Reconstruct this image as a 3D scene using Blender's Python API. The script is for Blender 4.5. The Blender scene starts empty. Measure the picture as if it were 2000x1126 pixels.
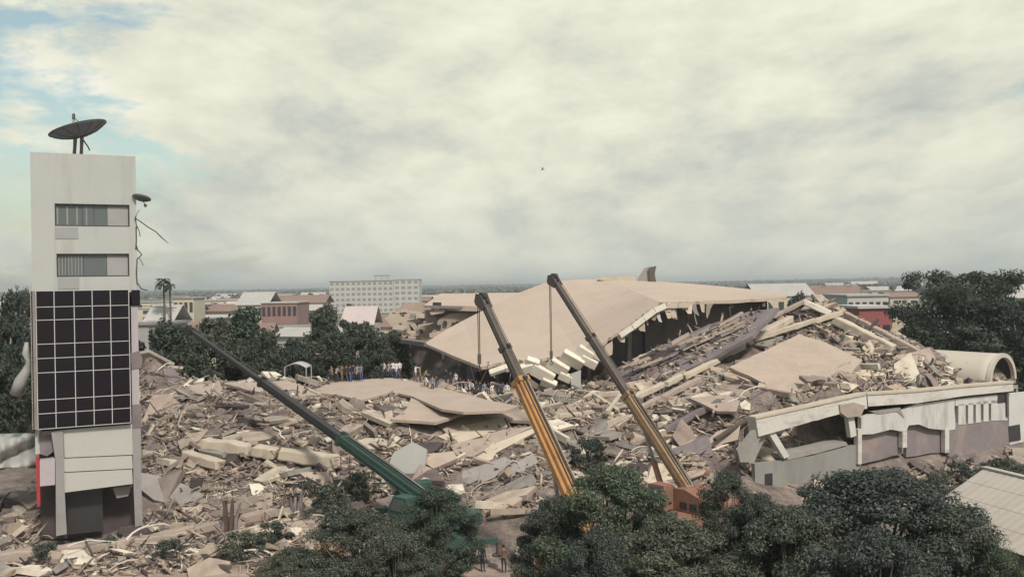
import bpy, bmesh, math, random
import numpy as np
from mathutils import Vector, Matrix, noise

# ------------------------------------------------------------------ camera, sky, sun, exposure
S = bpy.context.scene
COL = S.collection
F_PX, CAM_H, HOR_Y, ROLL = 1800.0, 17.0, 555.4, math.radians(0.98)
CR, SR = math.cos(ROLL), math.sin(ROLL)
cam_d = bpy.data.cameras.new('camera')
cam_d.sensor_width = 36.0
cam_d.lens = 36.0 * F_PX / 2000.0
cam_d.shift_y = -(563.0 - HOR_Y) / 2000.0
cam_d.clip_start, cam_d.clip_end = 0.5, 40000.0
cam = bpy.data.objects.new('camera', cam_d)
cam.matrix_world = Matrix(((CR, SR, 0, 0), (0, 0, -1, 0), (-SR, CR, 0, CAM_H), (0, 0, 0, 1)))
COL.objects.link(cam)
S.camera = cam

SUN_EL, SUN_AZ = math.radians(50), math.radians(152)      # azimuth clockwise from +Y
w = bpy.data.worlds.new('World')
S.world = w
w.use_nodes = True
nt = w.node_tree
N, L = nt.nodes, nt.links
N.clear()
def wn(t, **k):
    n = N.new(t)
    for a, b in k.items(): setattr(n, a, b)
    return n
def wmath(op, a, b=None, clamp=False):
    n = wn('ShaderNodeMath', operation=op, use_clamp=clamp)
    for i, v in enumerate((a, b)):
        if v is None: continue
        if isinstance(v, (int, float)): n.inputs[i].default_value = v
        else: L.new(v, n.inputs[i])
    return n.outputs[0]
sky = wn('ShaderNodeTexSky', sky_type='NISHITA', sun_disc=False)
sky.sun_elevation, sky.sun_rotation = SUN_EL, SUN_AZ
sky.air_density, sky.dust_density, sky.ozone_density = 1.2, 2.0, 1.4
tc = wn('ShaderNodeTexCoord')
sep = wn('ShaderNodeSeparateXYZ'); L.new(tc.outputs['Generated'], sep.inputs[0])
zc = wmath('ADD', wmath('MAXIMUM', sep.outputs[2], 0.0), 0.42)      # cloud deck seen in perspective
cmb = wn('ShaderNodeCombineXYZ')
L.new(wmath('DIVIDE', sep.outputs[0], zc), cmb.inputs[0])
L.new(wmath('DIVIDE', sep.outputs[1], zc), cmb.inputs[1])
L.new(wmath('MULTIPLY', sep.outputs[2], 4.5), cmb.inputs[2])
def wnoise(scale, detail, rough, off, stretch=(1, 1, 1), dist=0.0):
    m = wn('ShaderNodeMapping'); m.inputs['Location'].default_value = off; m.inputs['Scale'].default_value = stretch
    L.new(cmb.outputs[0], m.inputs[0])
    n = wn('ShaderNodeTexNoise'); n.inputs['Scale'].default_value = scale
    n.inputs['Detail'].default_value = detail; n.inputs['Roughness'].default_value = rough
    n.inputs['Distortion'].default_value = dist
    L.new(m.outputs[0], n.inputs['Vector'])
    return n.outputs['Fac']
def wramp(fac, stops):
    r = wn('ShaderNodeValToRGB'); el = r.color_ramp.elements
    while len(el) < len(stops): el.new(0.5)
    for e, (p, c) in zip(el, stops): e.position = p; e.color = c + (1,) if len(c) == 3 else c
    L.new(fac, r.inputs[0])
    return r.outputs[0]
cover = wnoise(1.9, 9, 0.62, (9.2, 0.7, 2.6), (0.95, 0.9, 1), 0.25)
bias = wmath('MULTIPLY', wmath('MINIMUM', wmath('ADD', sep.outputs[0], 0.37), 0.16), 0.95)       # the left of the sky is clearer
bias = wmath('SUBTRACT', bias, wmath('MULTIPLY', wmath('MAXIMUM', wmath('SUBTRACT', wmath('ADD', sep.outputs[0], sep.outputs[2]), 0.60), 0.0), 1.3))   # and its upper right corner
mask = wramp(wmath('ADD', cover, bias), [(0.39, (0.12, 0.12, 0.12)), (0.47, (1, 1, 1))])
shade = wnoise(4.0, 11, 0.60, (7.7, 0.4, 2.0), (1.2, 0.6, 0.8), 0.1)
shade2 = wnoise(1.6, 4, 0.5, (1.7, 4.4, 1.0), (0.9, 0.8, 0.5), 0.1)
sh = wmath('ADD', wmath('MULTIPLY', shade, 0.6), wmath('MULTIPLY', shade2, 0.4))
CLOUD = wramp(sh, [(0.37, (4.05, 4.3, 4.0)), (0.43, (4.9, 5.05, 4.45)), (0.50, (6.0, 6.0, 5.0)), (0.57, (6.8, 6.75, 5.55)), (0.64, (7.4, 7.3, 6.3))])
skyt = wn('ShaderNodeMix', data_type='RGBA', blend_type='MULTIPLY'); skyt.inputs['Factor'].default_value = 1.0
L.new(sky.outputs[0], skyt.inputs['A']); skyt.inputs['B'].default_value = (1.15, 1.15, 0.95, 1)
mixc = wn('ShaderNodeMix', data_type='RGBA')
L.new(mask, mixc.inputs['Factor']); L.new(skyt.outputs['Result'], mixc.inputs['A']); L.new(CLOUD, mixc.inputs['B'])
# the deck thins into flat grey-green air near the horizon
hz = wmath('SUBTRACT', 1.0, wmath('MULTIPLY', sep.outputs[2], 6.0), True)
hz = wmath('POWER', wmath('MAXIMUM', hz, 0.0), 1.6)
mixh = wn('ShaderNodeMix', data_type='RGBA')
L.new(wmath('MULTIPLY', hz, 0.55), mixh.inputs['Factor']); L.new(mixc.outputs['Result'], mixh.inputs['A'])
mixh.inputs['B'].default_value = (4.15, 4.4, 4.05, 1)
bg = wn('ShaderNodeBackground'); bg.inputs['Strength'].default_value = 0.1
wo = wn('ShaderNodeOutputWorld')
L.new(mixh.outputs['Result'], bg.inputs[0]); L.new(bg.outputs[0], wo.inputs[0])

sd = bpy.data.lights.new('sun', 'SUN'); sd.energy = 2.9; sd.angle = math.radians(7); sd.color = (1.0, 0.93, 0.84)
sun = bpy.data.objects.new('sun', sd); COL.objects.link(sun)
sdir = Vector((math.sin(SUN_AZ) * math.cos(SUN_EL), math.cos(SUN_AZ) * math.cos(SUN_EL), math.sin(SUN_EL)))
sun.rotation_euler = sdir.to_track_quat('Z', 'Y').to_euler()
S.view_settings.view_transform = 'Standard'
S.view_settings.look = 'None'
S.view_settings.exposure = 0.34
S.view_settings.gamma = 1.0

# ------------------------------------------------------------------ pixel helpers (photo pixels 2000 x 1126)
def ray(px, py):
    dx, dy = (px - 1000.0) / F_PX, (HOR_Y - py) / F_PX
    return Vector((dx * CR + dy * SR, 1.0, -dx * SR + dy * CR))
def P(px, py, Y):
    d = ray(px, py)
    return Vector((d.x * Y, Y, CAM_H + d.z * Y))
def G(px, py, z=0.0):
    d = ray(px, py)
    return P(px, py, (z - CAM_H) / d.z)

# ------------------------------------------------------------------ materials
MATS = {}
def node_mat(name):
    m = bpy.data.materials.new(name); m.use_nodes = True
    t = m.node_tree
    b = t.nodes['Principled BSDF']
    MATS[name] = m
    return m, t, b
def nmath(t, op, a, b=None, clamp=False):
    n = t.nodes.new('ShaderNodeMath'); n.operation = op; n.use_clamp = clamp
    for i, v in enumerate((a, b)):
        if v is None: continue
        if isinstance(v, (int, float)): n.inputs[i].default_value = v
        else: t.links.new(v, n.inputs[i])
    return n.outputs[0]
def nnoise(t, scale, detail=6, rough=0.6, stretch=None, coord='Object', dist=0.0):
    c = t.nodes.new('ShaderNodeTexCoord'); v = c.outputs[coord]
    if stretch:
        mp = t.nodes.new('ShaderNodeMapping'); mp.inputs['Scale'].default_value = stretch
        t.links.new(v, mp.inputs[0]); v = mp.outputs[0]
    n = t.nodes.new('ShaderNodeTexNoise')
    n.inputs['Scale'].default_value = scale; n.inputs['Detail'].default_value = detail
    n.inputs['Roughness'].default_value = rough; n.inputs['Distortion'].default_value = dist
    t.links.new(v, n.inputs['Vector'])
    return n.outputs['Fac']
def nramp(t, fac, stops, interp='LINEAR'):
    r = t.nodes.new('ShaderNodeValToRGB'); r.color_ramp.interpolation = interp
    el = r.color_ramp.elements
    while len(el) < len(stops): el.new(0.5)
    for e, (p, c) in zip(el, stops): e.position = p; e.color = tuple(c) + (1,)
    t.links.new(fac, r.inputs[0])
    return r.outputs[0]
def nmix(t, fac, a, b, mode='MIX'):
    n = t.nodes.new('ShaderNodeMix'); n.data_type = 'RGBA'; n.blend_type = mode
    for s, v in (('Factor', fac), ('A', a), ('B', b)):
        if isinstance(v, (int, float)): n.inputs[s].default_value = v
        elif isinstance(v, tuple): n.inputs[s].default_value = v + (1,)
        else: t.links.new(v, n.inputs[s])
    return n.outputs['Result']
def nbump(t, b, h, strength, dist=0.05):
    n = t.nodes.new('ShaderNodeBump'); n.inputs['Strength'].default_value = strength; n.inputs['Distance'].default_value = dist
    t.links.new(h, n.inputs['Height']); t.links.new(n.outputs[0], b.inputs['Normal'])
def mul(c, k): return tuple(min(1, x * k) for x in c)
def surf(name, col, rough=0.85, scale=1.2, vary=0.35, stain=None, stain_amt=0.5, stretch=None, bump=0.4, fine=9.0, metallic=0.0, stain_scale=0.35):
    """weathered surface: two sizes of mottling, stains with a shape of their own, fine relief"""
    m, t, b = node_mat(name)
    n1 = nnoise(t, scale, 8, 0.65)
    n2 = nnoise(t, fine, 5, 0.7)
    c = nramp(t, n1, [(0.30, mul(col, 1 - vary)), (0.52, col), (0.72, mul(col, 1 + vary * 0.45))])
    c = nmix(t, 0.5, c, nramp(t, n2, [(0.3, mul(col, 1 - vary * 0.8)), (0.65, mul(col, 1 + vary * 0.3))]))
    if stain:
        n3 = nnoise(t, stain_scale, 9, 0.68, stretch, dist=0.6)
        f = nmath(t, 'MULTIPLY', nramp(t, n3, [(0.50, (0, 0, 0)), (0.66, (1, 1, 1))]), stain_amt)
        c = nmix(t, f, c, stain)
    t.links.new(c, b.inputs['Base Color'])
    b.inputs['Roughness'].default_value = rough; b.inputs['Metallic'].default_value = metallic
    if bump: nbump(t, b, n2, bump, 0.04)
    return m
surf('roof_tan', (0.43, 0.345, 0.285), 0.9, 0.25, 0.14, (0.36, 0.28, 0.235), 0.5, (1, 1, 1), 0.15, 2.5, stain_scale=0.16)
surf('slab_tan', (0.385, 0.308, 0.255), 0.9, 0.5, 0.22, (0.30, 0.24, 0.19), 0.5, None, 0.25, 5)
surf('cream', (0.46, 0.395, 0.32), 0.9, 0.8, 0.22, (0.36, 0.29, 0.22), 0.5, None, 0.3)
surf('concrete_grey', (0.27, 0.25, 0.235), 0.9, 0.8, 0.3, (0.16, 0.14, 0.13), 0.5)
surf('concrete_pink', (0.34, 0.275, 0.235), 0.9, 0.8, 0.3, (0.2, 0.15, 0.13), 0.5)
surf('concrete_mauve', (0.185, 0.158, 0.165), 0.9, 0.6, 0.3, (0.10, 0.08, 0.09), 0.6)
surf('shade_debris', (0.075, 0.058, 0.062), 0.95, 0.8, 0.5)  # dark tone painting the shade inside voids, rooms and the vault
surf('white_block', (0.62, 0.575, 0.50), 0.85, 1.0, 0.18, (0.45, 0.38, 0.3), 0.4)
surf('tower_paint', (0.385, 0.385, 0.375), 0.8, 0.3, 0.09, (0.29, 0.285, 0.27), 0.55, (1.4, 1.4, 0.10), 0.08, 6, stain_scale=0.8)
surf('tower_panel', (0.40, 0.39, 0.37), 0.7, 0.4, 0.08, (0.40, 0.38, 0.35), 0.35, (2, 2, 0.15), 0.05, 6, stain_scale=0.6)
surf('tower_column', (0.25, 0.24, 0.24), 0.85, 0.8, 0.25, (0.20, 0.18, 0.18), 0.5, (2, 2, 0.3), 0.2)
surf('patch_grey', (0.29, 0.285, 0.285), 0.8, 0.8, 0.12)
surf('lilac_panel', (0.38, 0.335, 0.36), 0.7, 0.8, 0.12, (0.34, 0.28, 0.31), 0.4)
surf('annex_white', (0.50, 0.485, 0.47), 0.85, 0.4, 0.2, (0.27, 0.24, 0.225), 0.75, (1.2, 1.2, 0.25), 0.15, stain_scale=0.5)
surf('annex_fascia', (0.52, 0.495, 0.46), 0.85, 0.5, 0.2, (0.29, 0.25, 0.22), 0.75, (0.6, 0.6, 1.5), 0.15, stain_scale=0.6)
surf('annex_mauve', (0.20, 0.17, 0.175), 0.9, 0.5, 0.35, (0.29, 0.22, 0.20), 0.8, None, 0.25)
surf('annex_grey', (0.24, 0.235, 0.22), 0.9, 0.5, 0.22, (0.15, 0.145, 0.13), 0.5, (1.4, 1.4, 0.3))
surf('vault_cream', (0.46, 0.41, 0.345), 0.8, 0.3, 0.12, (0.40, 0.38, 0.33), 0.5, None, 0.1)
surf('sheet_grey', (0.335, 0.325, 0.31), 0.6, 0.5, 0.15, (0.28, 0.28, 0.28), 0.5, None, 0.1)
surf('red_paint', (0.36, 0.03, 0.035), 0.6, 1.5, 0.3, (0.2, 0.03, 0.03), 0.4)
surf('red_roof', (0.26, 0.075, 0.075), 0.7, 0.8, 0.25)
surf('steel_dark', (0.085, 0.068, 0.06), 0.7, 2.0, 0.35, (0.15, 0.12, 0.09), 0.4, None, 0.1)
surf('steel_black', (0.03, 0.028, 0.03), 0.5, 2.0, 0.3, None, 0.4, None, 0.1)
surf('crane_orange', (0.38, 0.195, 0.075), 0.75, 1.4, 0.3, (0.20, 0.10, 0.05), 0.75, (1, 1, 1), 0.08, stain_scale=1.0)
surf('crane_yellow', (0.27, 0.18, 0.105), 0.8, 1.4, 0.3, (0.18, 0.105, 0.07), 0.75, None, 0.08, stain_scale=1.0)
surf('crane_green', (0.022, 0.058, 0.045), 0.75, 1.4, 0.35, (0.07, 0.085, 0.075), 0.6, None, 0.08)
surf('crane_teal', (0.035, 0.075, 0.062), 0.8, 1.4, 0.2)
surf('rust_orange', (0.23, 0.115, 0.08), 0.8, 1.4, 0.35, (0.25, 0.10, 0.06), 0.5)
surf('rubber', (0.02, 0.02, 0.02), 0.9, 3, 0.2)
surf('wood_brown', (0.10, 0.065, 0.05), 0.9, 2.0, 0.4, None, 0, (3, 3, 0.4))
surf('bark', (0.10, 0.085, 0.07), 0.95, 2.0, 0.4, None, 0, None, 0.6)
surf('dish_metal', (0.115, 0.115, 0.125), 0.6, 2.0, 0.3)
surf('brick_far', (0.25, 0.15, 0.135), 0.9, 0.3, 0.3)
surf('wall_far', (0.44, 0.43, 0.41), 0.9, 0.1, 0.2)
surf('wall_far_cream', (0.48, 0.43, 0.33), 0.9, 0.1, 0.2)
surf('wall_far_grey', (0.30, 0.30, 0.30), 0.9, 0.1, 0.2)
surf('roof_far_pale', (0.37, 0.355, 0.34), 0.8, 0.2, 0.25, (0.35, 0.30, 0.27), 0.5)
surf('roof_far_pink', (0.44, 0.37, 0.36), 0.8, 0.2, 0.2)
surf('roof_far_grey', (0.24, 0.23, 0.23), 0.85, 0.2, 0.25)
surf('roof_far_rust', (0.22, 0.14, 0.115), 0.85, 0.2, 0.3)
surf('tin_roof', (0.43, 0.385, 0.34), 0.65, 0.6, 0.14, (0.36, 0.30, 0.25), 0.5, (0.4, 2.5, 1), 0.1)
surf('window_dark', (0.035, 0.035, 0.04), 0.35, 1.0, 0.3)
surf('mullion_white', (0.46, 0.46, 0.46), 0.6, 2.0, 0.15)
surf('bird_white', (0.6, 0.6, 0.6), 0.9)
for k, c in dict(skin=(0.30, 0.17, 0.11), hair=(0.012, 0.01, 0.01), shoe=(0.03, 0.025, 0.02), cloth_dark=(0.03, 0.03, 0.045), cloth_white=(0.62, 0.60, 0.60),
                 cloth_blue=(0.07, 0.10, 0.20), cloth_brown=(0.16, 0.10, 0.07), cloth_grey=(0.22, 0.22, 0.24), cloth_khaki=(0.28, 0.22, 0.13)).items():
    surf(k, c, 0.9, 6, 0.2, None, 0, None, 0.2)
def glass(name, col, rough):
    m, t, b = node_mat(name)
    b.inputs['Base Color'].default_value = col + (1,); b.inputs['Roughness'].default_value = rough
    b.inputs['Specular IOR Level'].default_value = 0.5
    n = nnoise(t, 0.7, 2, 0.5); nbump(t, b, n, 0.05, 0.05)
glass('black_glass', (0.010, 0.006, 0.010), 0.42)
MATS['black_glass'].node_tree.nodes['Principled BSDF'].inputs['Specular IOR Level'].default_value = 0.18
glass('window_glass', (0.10, 0.115, 0.12), 0.15)
def rubble_mat(name, stops):
    m, t, b = node_mat(name)
    g = t.nodes.new('ShaderNodeNewGeometry'); o = t.nodes.new('ShaderNodeObjectInfo')
    r = nmath(t, 'FRACT', nmath(t, 'ADD', g.outputs['Random Per Island'], o.outputs['Random']))
    c = nramp(t, r, stops, 'CONSTANT')
    n = nnoise(t, 2.2, 7, 0.7)
    c = nmix(t, 0.75, c, nramp(t, n, [(0.3, (0.45, 0.42, 0.40)), (0.55, (1, 1, 1)), (0.8, (1.15, 1.12, 1.05))]), 'MULTIPLY')
    t.links.new(c, b.inputs['Base Color']); b.inputs['Roughness'].default_value = 0.92
    nbump(t, b, nnoise(t, 12, 5, 0.7), 0.5, 0.05)
rubble_mat('rubble', [(0.0, (0.378, 0.302, 0.239)), (0.18, (0.260, 0.202, 0.172)), (0.29, (0.504, 0.434, 0.344)), (0.46, (0.143, 0.109, 0.103)),
                      (0.55, (0.328, 0.260, 0.215)), (0.70, (0.588, 0.529, 0.441)), (0.82, (0.067, 0.050, 0.050)), (0.90, (0.244, 0.223, 0.203))])
rubble_mat('rubble_left', [(0.0, (0.319, 0.260, 0.215)), (0.20, (0.218, 0.178, 0.156)), (0.33, (0.412, 0.356, 0.289)), (0.48, (0.118, 0.093, 0.090)),
                      (0.59, (0.277, 0.236, 0.205)), (0.73, (0.554, 0.501, 0.422)), (0.83, (0.059, 0.044, 0.044)), (0.90, (0.235, 0.219, 0.203))])
rubble_mat('rubble_fine', [(0.0, (0.300, 0.236, 0.191)), (0.2, (0.200, 0.156, 0.135)), (0.38, (0.400, 0.330, 0.265)), (0.52, (0.110, 0.084, 0.079)),
                      (0.66, (0.260, 0.209, 0.175)), (0.82, (0.600, 0.537, 0.446)), (0.88, (0.060, 0.044, 0.045)), (0.95, (0.230, 0.212, 0.195))])
# ground of the heap: dust and grit
m, t, b = node_mat('mound')
n1 = nnoise(t, 0.55, 9, 0.72); n2 = nnoise(t, 3.0, 8, 0.75); n3 = nnoise(t, 0.09, 4, 0.5)
c = nramp(t, n1, [(0.28, (0.06, 0.046, 0.046)), (0.43, (0.165, 0.13, 0.12)), (0.58, (0.28, 0.225, 0.198)), (0.75, (0.43, 0.36, 0.31))])
c = nmix(t, 0.6, c, nramp(t, n2, [(0.3, (0.3, 0.28, 0.27)), (0.52, (0.9, 0.88, 0.85)), (0.7, (1.5, 1.45, 1.35))]), 'MULTIPLY')
c = nmix(t, nramp(t, n3, [(0.45, (0, 0, 0)), (0.62, (0.6, 0.6, 0.6))]), c, nmix(t, 0.6, c, (0.20, 0.175, 0.165)))
t.links.new(c, b.inputs['Base Color']); b.inputs['Roughness'].default_value = 0.95; nbump(t, b, n2, 1.0, 0.25)
# bare earth and scrub far out
m, t, b = node_mat('ground')
n1 = nnoise(t, 0.02, 10, 0.62); n2 = nnoise(t, 0.25, 8, 0.7); n3 = nnoise(t, 0.006, 6, 0.6)
c = nramp(t, n1, [(0.35, (0.055, 0.065, 0.045)), (0.48, (0.09, 0.09, 0.06)), (0.6, (0.20, 0.165, 0.125)), (0.75, (0.30, 0.25, 0.2))])
c = nmix(t, 0.6, c, nramp(t, n2, [(0.3, (0.5, 0.5, 0.5)), (0.6, (1.1, 1.1, 1.1))]), 'MULTIPLY')
c = nmix(t, nramp(t, n3, [(0.4, (0, 0, 0)), (0.6, (1, 1, 1))]), c, (0.05, 0.065, 0.05))
t.links.new(c, b.inputs['Base Color']); b.inputs['Roughness'].default_value = 0.95
m, t, b = node_mat('earth')
n1 = nnoise(t, 0.5, 9, 0.65, (1, 2.5, 1)); n2 = nnoise(t, 4.0, 6, 0.7)
c = nramp(t, n1, [(0.3, (0.17, 0.12, 0.10)), (0.5, (0.30, 0.225, 0.19)), (0.7, (0.40, 0.32, 0.27))])
t.links.new(c, b.inputs['Base Color']); b.inputs['Roughness'].default_value = 0.95; nbump(t, b, n2, 0.6, 0.1)
def leaf_mat(name, stops):
    m, t, b = node_mat(name)
    g = t.nodes.new('ShaderNodeNewGeometry'); o = t.nodes.new('ShaderNodeObjectInfo')
    c = nramp(t, g.outputs['Random Per Island'], stops)
    c = nmix(t, 1.0, c, nramp(t, o.outputs['Random'], [(0, (0.75, 0.8, 0.85)), (1, (1.2, 1.15, 1.0))]), 'MULTIPLY')
    t.links.new(c, b.inputs['Base Color']); b.inputs['Roughness'].default_value = 0.75
    b.inputs['Specular IOR Level'].default_value = 0.3
    tr = t.nodes.new('ShaderNodeBsdfTranslucent'); t.links.new(c, tr.inputs[0])
    mx = t.nodes.new('ShaderNodeMixShader'); mx.inputs[0].default_value = 0.2
    out = t.nodes['Material Output']
    t.links.new(b.outputs[0], mx.inputs[1]); t.links.new(tr.outputs[0], mx.inputs[2]); t.links.new(mx.outputs[0], out.inputs[0])
leaf_mat('leaf_fore', [(0, (0.040, 0.053, 0.044)), (0.5, (0.066, 0.080, 0.066)), (0.85, (0.10, 0.112, 0.092)), (1, (0.22, 0.22, 0.19))])
leaf_mat('leaf_green', [(0, (0.040, 0.062, 0.046)), (0.5, (0.066, 0.094, 0.068)), (0.9, (0.11, 0.136, 0.098)), (1, (0.19, 0.205, 0.16))])
leaf_mat('leaf_dark', [(0, (0.033, 0.043, 0.036)), (0.6, (0.054, 0.067, 0.054)), (1, (0.09, 0.10, 0.078))])
leaf_mat('leaf_far', [(0, (0.035, 0.045, 0.038)), (0.6, (0.055, 0.068, 0.055)), (1, (0.085, 0.095, 0.075))])
leaf_mat('leaf_brown', [(0, (0.05, 0.035, 0.02)), (0.6, (0.11, 0.065, 0.035)), (1, (0.16, 0.10, 0.06))])

# ------------------------------------------------------------------ mesh helpers
def link(o, parent=None):
    COL.objects.link(o)
    if parent is not None: o.parent = parent
    return o
def tag(o, label=None, cat=None, group=None, kind=None):
    if label: o['label'] = label
    if cat: o['category'] = cat
    if group: o['group'] = group
    if kind or cat: o['kind'] = kind or 'thing'
    return o
def empty(name, loc=(0, 0, 0), rz=0.0):
    o = bpy.data.objects.new(name, None); o.location = loc; o.rotation_euler = (0, 0, rz); o.empty_display_size = 0.3
    return link(o)
class MB:
    def __init__(s): s.v, s.f = [], []
    def add(s, vs, fs):
        k = len(s.v); s.v += [tuple(p) for p in vs]; s.f += [tuple(i + k for i in f) for f in fs]; return s
    def box(s, a, b, M=None):
        x0, y0, z0 = a; x1, y1, z1 = b
        vs = [Vector(p) for p in ((x0, y0, z0), (x1, y0, z0), (x1, y1, z0), (x0, y1, z0), (x0, y0, z1), (x1, y0, z1), (x1, y1, z1), (x0, y1, z1))]
        if M: vs = [M @ p for p in vs]
        return s.add(vs, [(3, 2, 1, 0), (4, 5, 6, 7), (0, 1, 5, 4), (1, 2, 6, 5), (2, 3, 7, 6), (3, 0, 4, 7)])
    def bar(s, p0, p1, w0, h0, w1=None, h1=None, up=(0, 0, 1)):
        """rectangular bar between two points, tapering"""
        p0, p1 = Vector(p0), Vector(p1); w1 = w0 if w1 is None else w1; h1 = h0 if h1 is None else h1
        d = (p1 - p0).normalized(); sd = d.cross(Vector(up))
        if sd.length < 1e-4: sd = d.cross(Vector((0, 1, 0)))
        sd.normalize(); u = sd.cross(d)
        vs = []
        for p, ww, hh in ((p0, w0, h0), (p1, w1, h1)):
            for a, b in ((-1, -1), (1, -1), (1, 1), (-1, 1)): vs.append(p + sd * a * ww / 2 + u * b * hh / 2)
        return s.add(vs, [(3, 2, 1, 0), (4, 5, 6, 7), (0, 1, 5, 4), (1, 2, 6, 5), (2, 3, 7, 6), (3, 0, 4, 7)])
    def tube(s, pts, radii, n=6, cap=True):
        pts = [Vector(p) for p in pts]
        if isinstance(radii, (int, float)): radii = [radii] * len(pts)
        vs, fs = [], []
        for i, p in enumerate(pts):
            d = (pts[min(i + 1, len(pts) - 1)] - pts[max(i - 1, 0)]).normalized()
            a = d.cross(Vector((0.13, 0.31, 0.94)));  a = a if a.length > 1e-3 else d.cross(Vector((1, 0, 0)))
            a.normalize(); b = d.cross(a)
            for k in range(n):
                th = 2 * math.pi * k / n
                vs.append(p + (a * math.cos(th) + b * math.sin(th)) * radii[i])
        for i in range(len(pts) - 1):
            for k in range(n):
                k2 = (k + 1) % n
                fs.append((i * n + k, i * n + k2, (i + 1) * n + k2, (i + 1) * n + k))
        if cap: fs += [tuple(range(n - 1, -1, -1)), tuple(range((len(pts) - 1) * n, len(pts) * n))]
        return s.add(vs, fs)
    def prism(s, top, off):
        """polygon (list of points) extruded by the vector off"""
        top = [Vector(p) for p in top]; off = Vector(off); n = len(top)
        vs = top + [p + off for p in top]
        fs = [tuple(range(n)), tuple(range(2 * n - 1, n - 1, -1))] + [(i, i + n, (i + 1) % n + n, (i + 1) % n) for i in range(n)]
        return s.add(vs, fs)
    def mesh(s, name, smooth=False, tri=False):
        me = bpy.data.meshes.new(name); me.from_pydata(s.v, [], s.f)
        bm = bmesh.new(); bm.from_mesh(me)
        if tri: bmesh.ops.triangulate(bm, faces=[f for f in bm.faces if len(f.verts) > 4])
        bmesh.ops.recalc_face_normals(bm, faces=bm.faces)
        bm.to_mesh(me); bm.free()
        if smooth: me.shade_smooth()
        return me
    def build(s, name, mat, parent=None, smooth=False, tri=False):
        me = s.mesh(name, smooth, tri); me.materials.append(MATS[mat])
        return link(bpy.data.objects.new(name, me), parent)
def np_mesh(name, V, Q, mat, smooth=False):
    """mesh from numpy arrays: V (n,3) and Q (m,k) faces of one size"""
    me = bpy.data.meshes.new(name)
    me.vertices.add(len(V)); me.vertices.foreach_set('co', np.ascontiguousarray(V, np.float32).ravel())
    k = Q.shape[1]
    me.loops.add(Q.size); me.loops.foreach_set('vertex_index', np.ascontiguousarray(Q, np.int32).ravel())
    me.polygons.add(len(Q)); me.polygons.foreach_set('loop_start', np.arange(0, Q.size, k, dtype=np.int32))
    me.polygons.foreach_set('loop_total', np.full(len(Q), k, np.int32))
    me.update(calc_edges=True); me.validate()
    me.materials.append(MATS[mat])
    if smooth: me.shade_smooth()
    return me
def rag(pts, step, amp, seed):
    """break straight outline edges into uneven ones"""
    r = random.Random(seed); out = []
    n = len(pts); c = sum((Vector(p) for p in pts), Vector()) / n
    for i in range(n):
        a, b = Vector(pts[i]), Vector(pts[(i + 1) % n]); k = max(1, int((b - a).length / step))
        for j in range(k):
            q = a.lerp(b, (j + (r.uniform(-0.25, 0.25) if j else 0)) / k)
            if j: q += (q - c).normalized() * r.uniform(-amp, amp * 0.5)
            out.append(q)
    return out
def poly_normal(pts):
    n = Vector()
    for i in range(len(pts)):
        a, b = pts[i], pts[(i + 1) % len(pts)]
        n += Vector(((a.y - b.y) * (a.z + b.z), (a.z - b.z) * (a.x + b.x), (a.x - b.x) * (a.y + b.y)))
    return n.normalized()
def copy_tree(o, parent=None):
    c = o.copy(); COL.objects.link(c); c.parent = parent
    for ch in o.children:
        d = ch.copy(); COL.objects.link(d); d.parent = c
        for g in ch.children:
            e = g.copy(); COL.objects.link(e); e.parent = d
    return c
def settle(root, base):
    """move an Empty from the world origin to its thing's base, its parts staying put"""
    base = Vector(base); root.location = base
    for ch in root.children: ch.location = Vector(ch.location) - base
    return root

# ------------------------------------------------------------------ the heap's relief (heights in metres over the plan)
CTRL = []
for px, py, Y in [
    (0, 1110, 56), (200, 1110, 56), (450, 1105, 56), (700, 1110, 56), (900, 1110, 55.5), (1100, 1100, 56), (1300, 1090, 57), (1500, 1080, 58),
    (60, 1062, 60), (150, 1062, 60.5), (180, 1052, 62.5), (275, 1036, 61), (0, 1010, 64), (0, 935, 76),
    (340, 1000, 63.5), (450, 985, 64.5), (600, 985, 64.5), (750, 985, 64), (860, 1040, 59), (930, 1030, 60), (960, 975, 64), (1100, 960, 65), (1250, 945, 65),
    (350, 915, 69), (500, 890, 71), (650, 905, 69.5), (800, 905, 69), (950, 890, 70), (1100, 870, 71.5), (1250, 860, 72.5), (1380, 880, 69),
    (300, 815, 77), (450, 800, 78), (600, 805, 77), (700, 803, 76.5), (800, 832, 72.5), (900, 838, 73), (1050, 815, 76), (1200, 805, 78.5), (1350, 800, 79), (1450, 790, 79),
    (290, 722, 88), (400, 742, 88), (500, 750, 89.5), (600, 748, 92), (700, 742, 94.5), (800, 742, 95), (900, 768, 91), (1000, 780, 89), (1100, 775, 89),
    (1200, 755, 89), (1260, 725, 91), (1350, 690, 93), (1500, 640, 96), (1590, 588, 98.5), (1650, 612, 97), (1700, 640, 95), (1800, 697, 89),
    (1600, 735, 87), (1480, 745, 84), (1540, 785, 79)]:
    CTRL.append(tuple(P(px, py, Y)))
CTRL += [(-36, 90, 2.0), (-34, 80, 1.6), (-40, 100, 1.5), (-28, 100, 3.0), (-15, 104, 5.5), (-8, 108, 6.5), (-4, 101, 6.5), (3, 100, 6.8), (10, 99, 7.5),
         (-6, 116, 8.5), (3, 116, 10.5), (12, 116, 12.5), (24, 113, 12.5), (20, 103, 9.6), (26, 104, 11.5), (32, 110, 10.5), (36, 112, 7), (44, 108, 3), (50, 98, 3),
         (58, 80, 0.5), (56, 90, 3), (48, 66, 0.3), (26, 63, 0.8), (20, 63, 1.4), (20, 59, 0.6), (12, 58, 0.4), (16, 61.5, 0.8)]
AX = P(1480, 850, 68); BX = P(1985, 800, 85)
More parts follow.
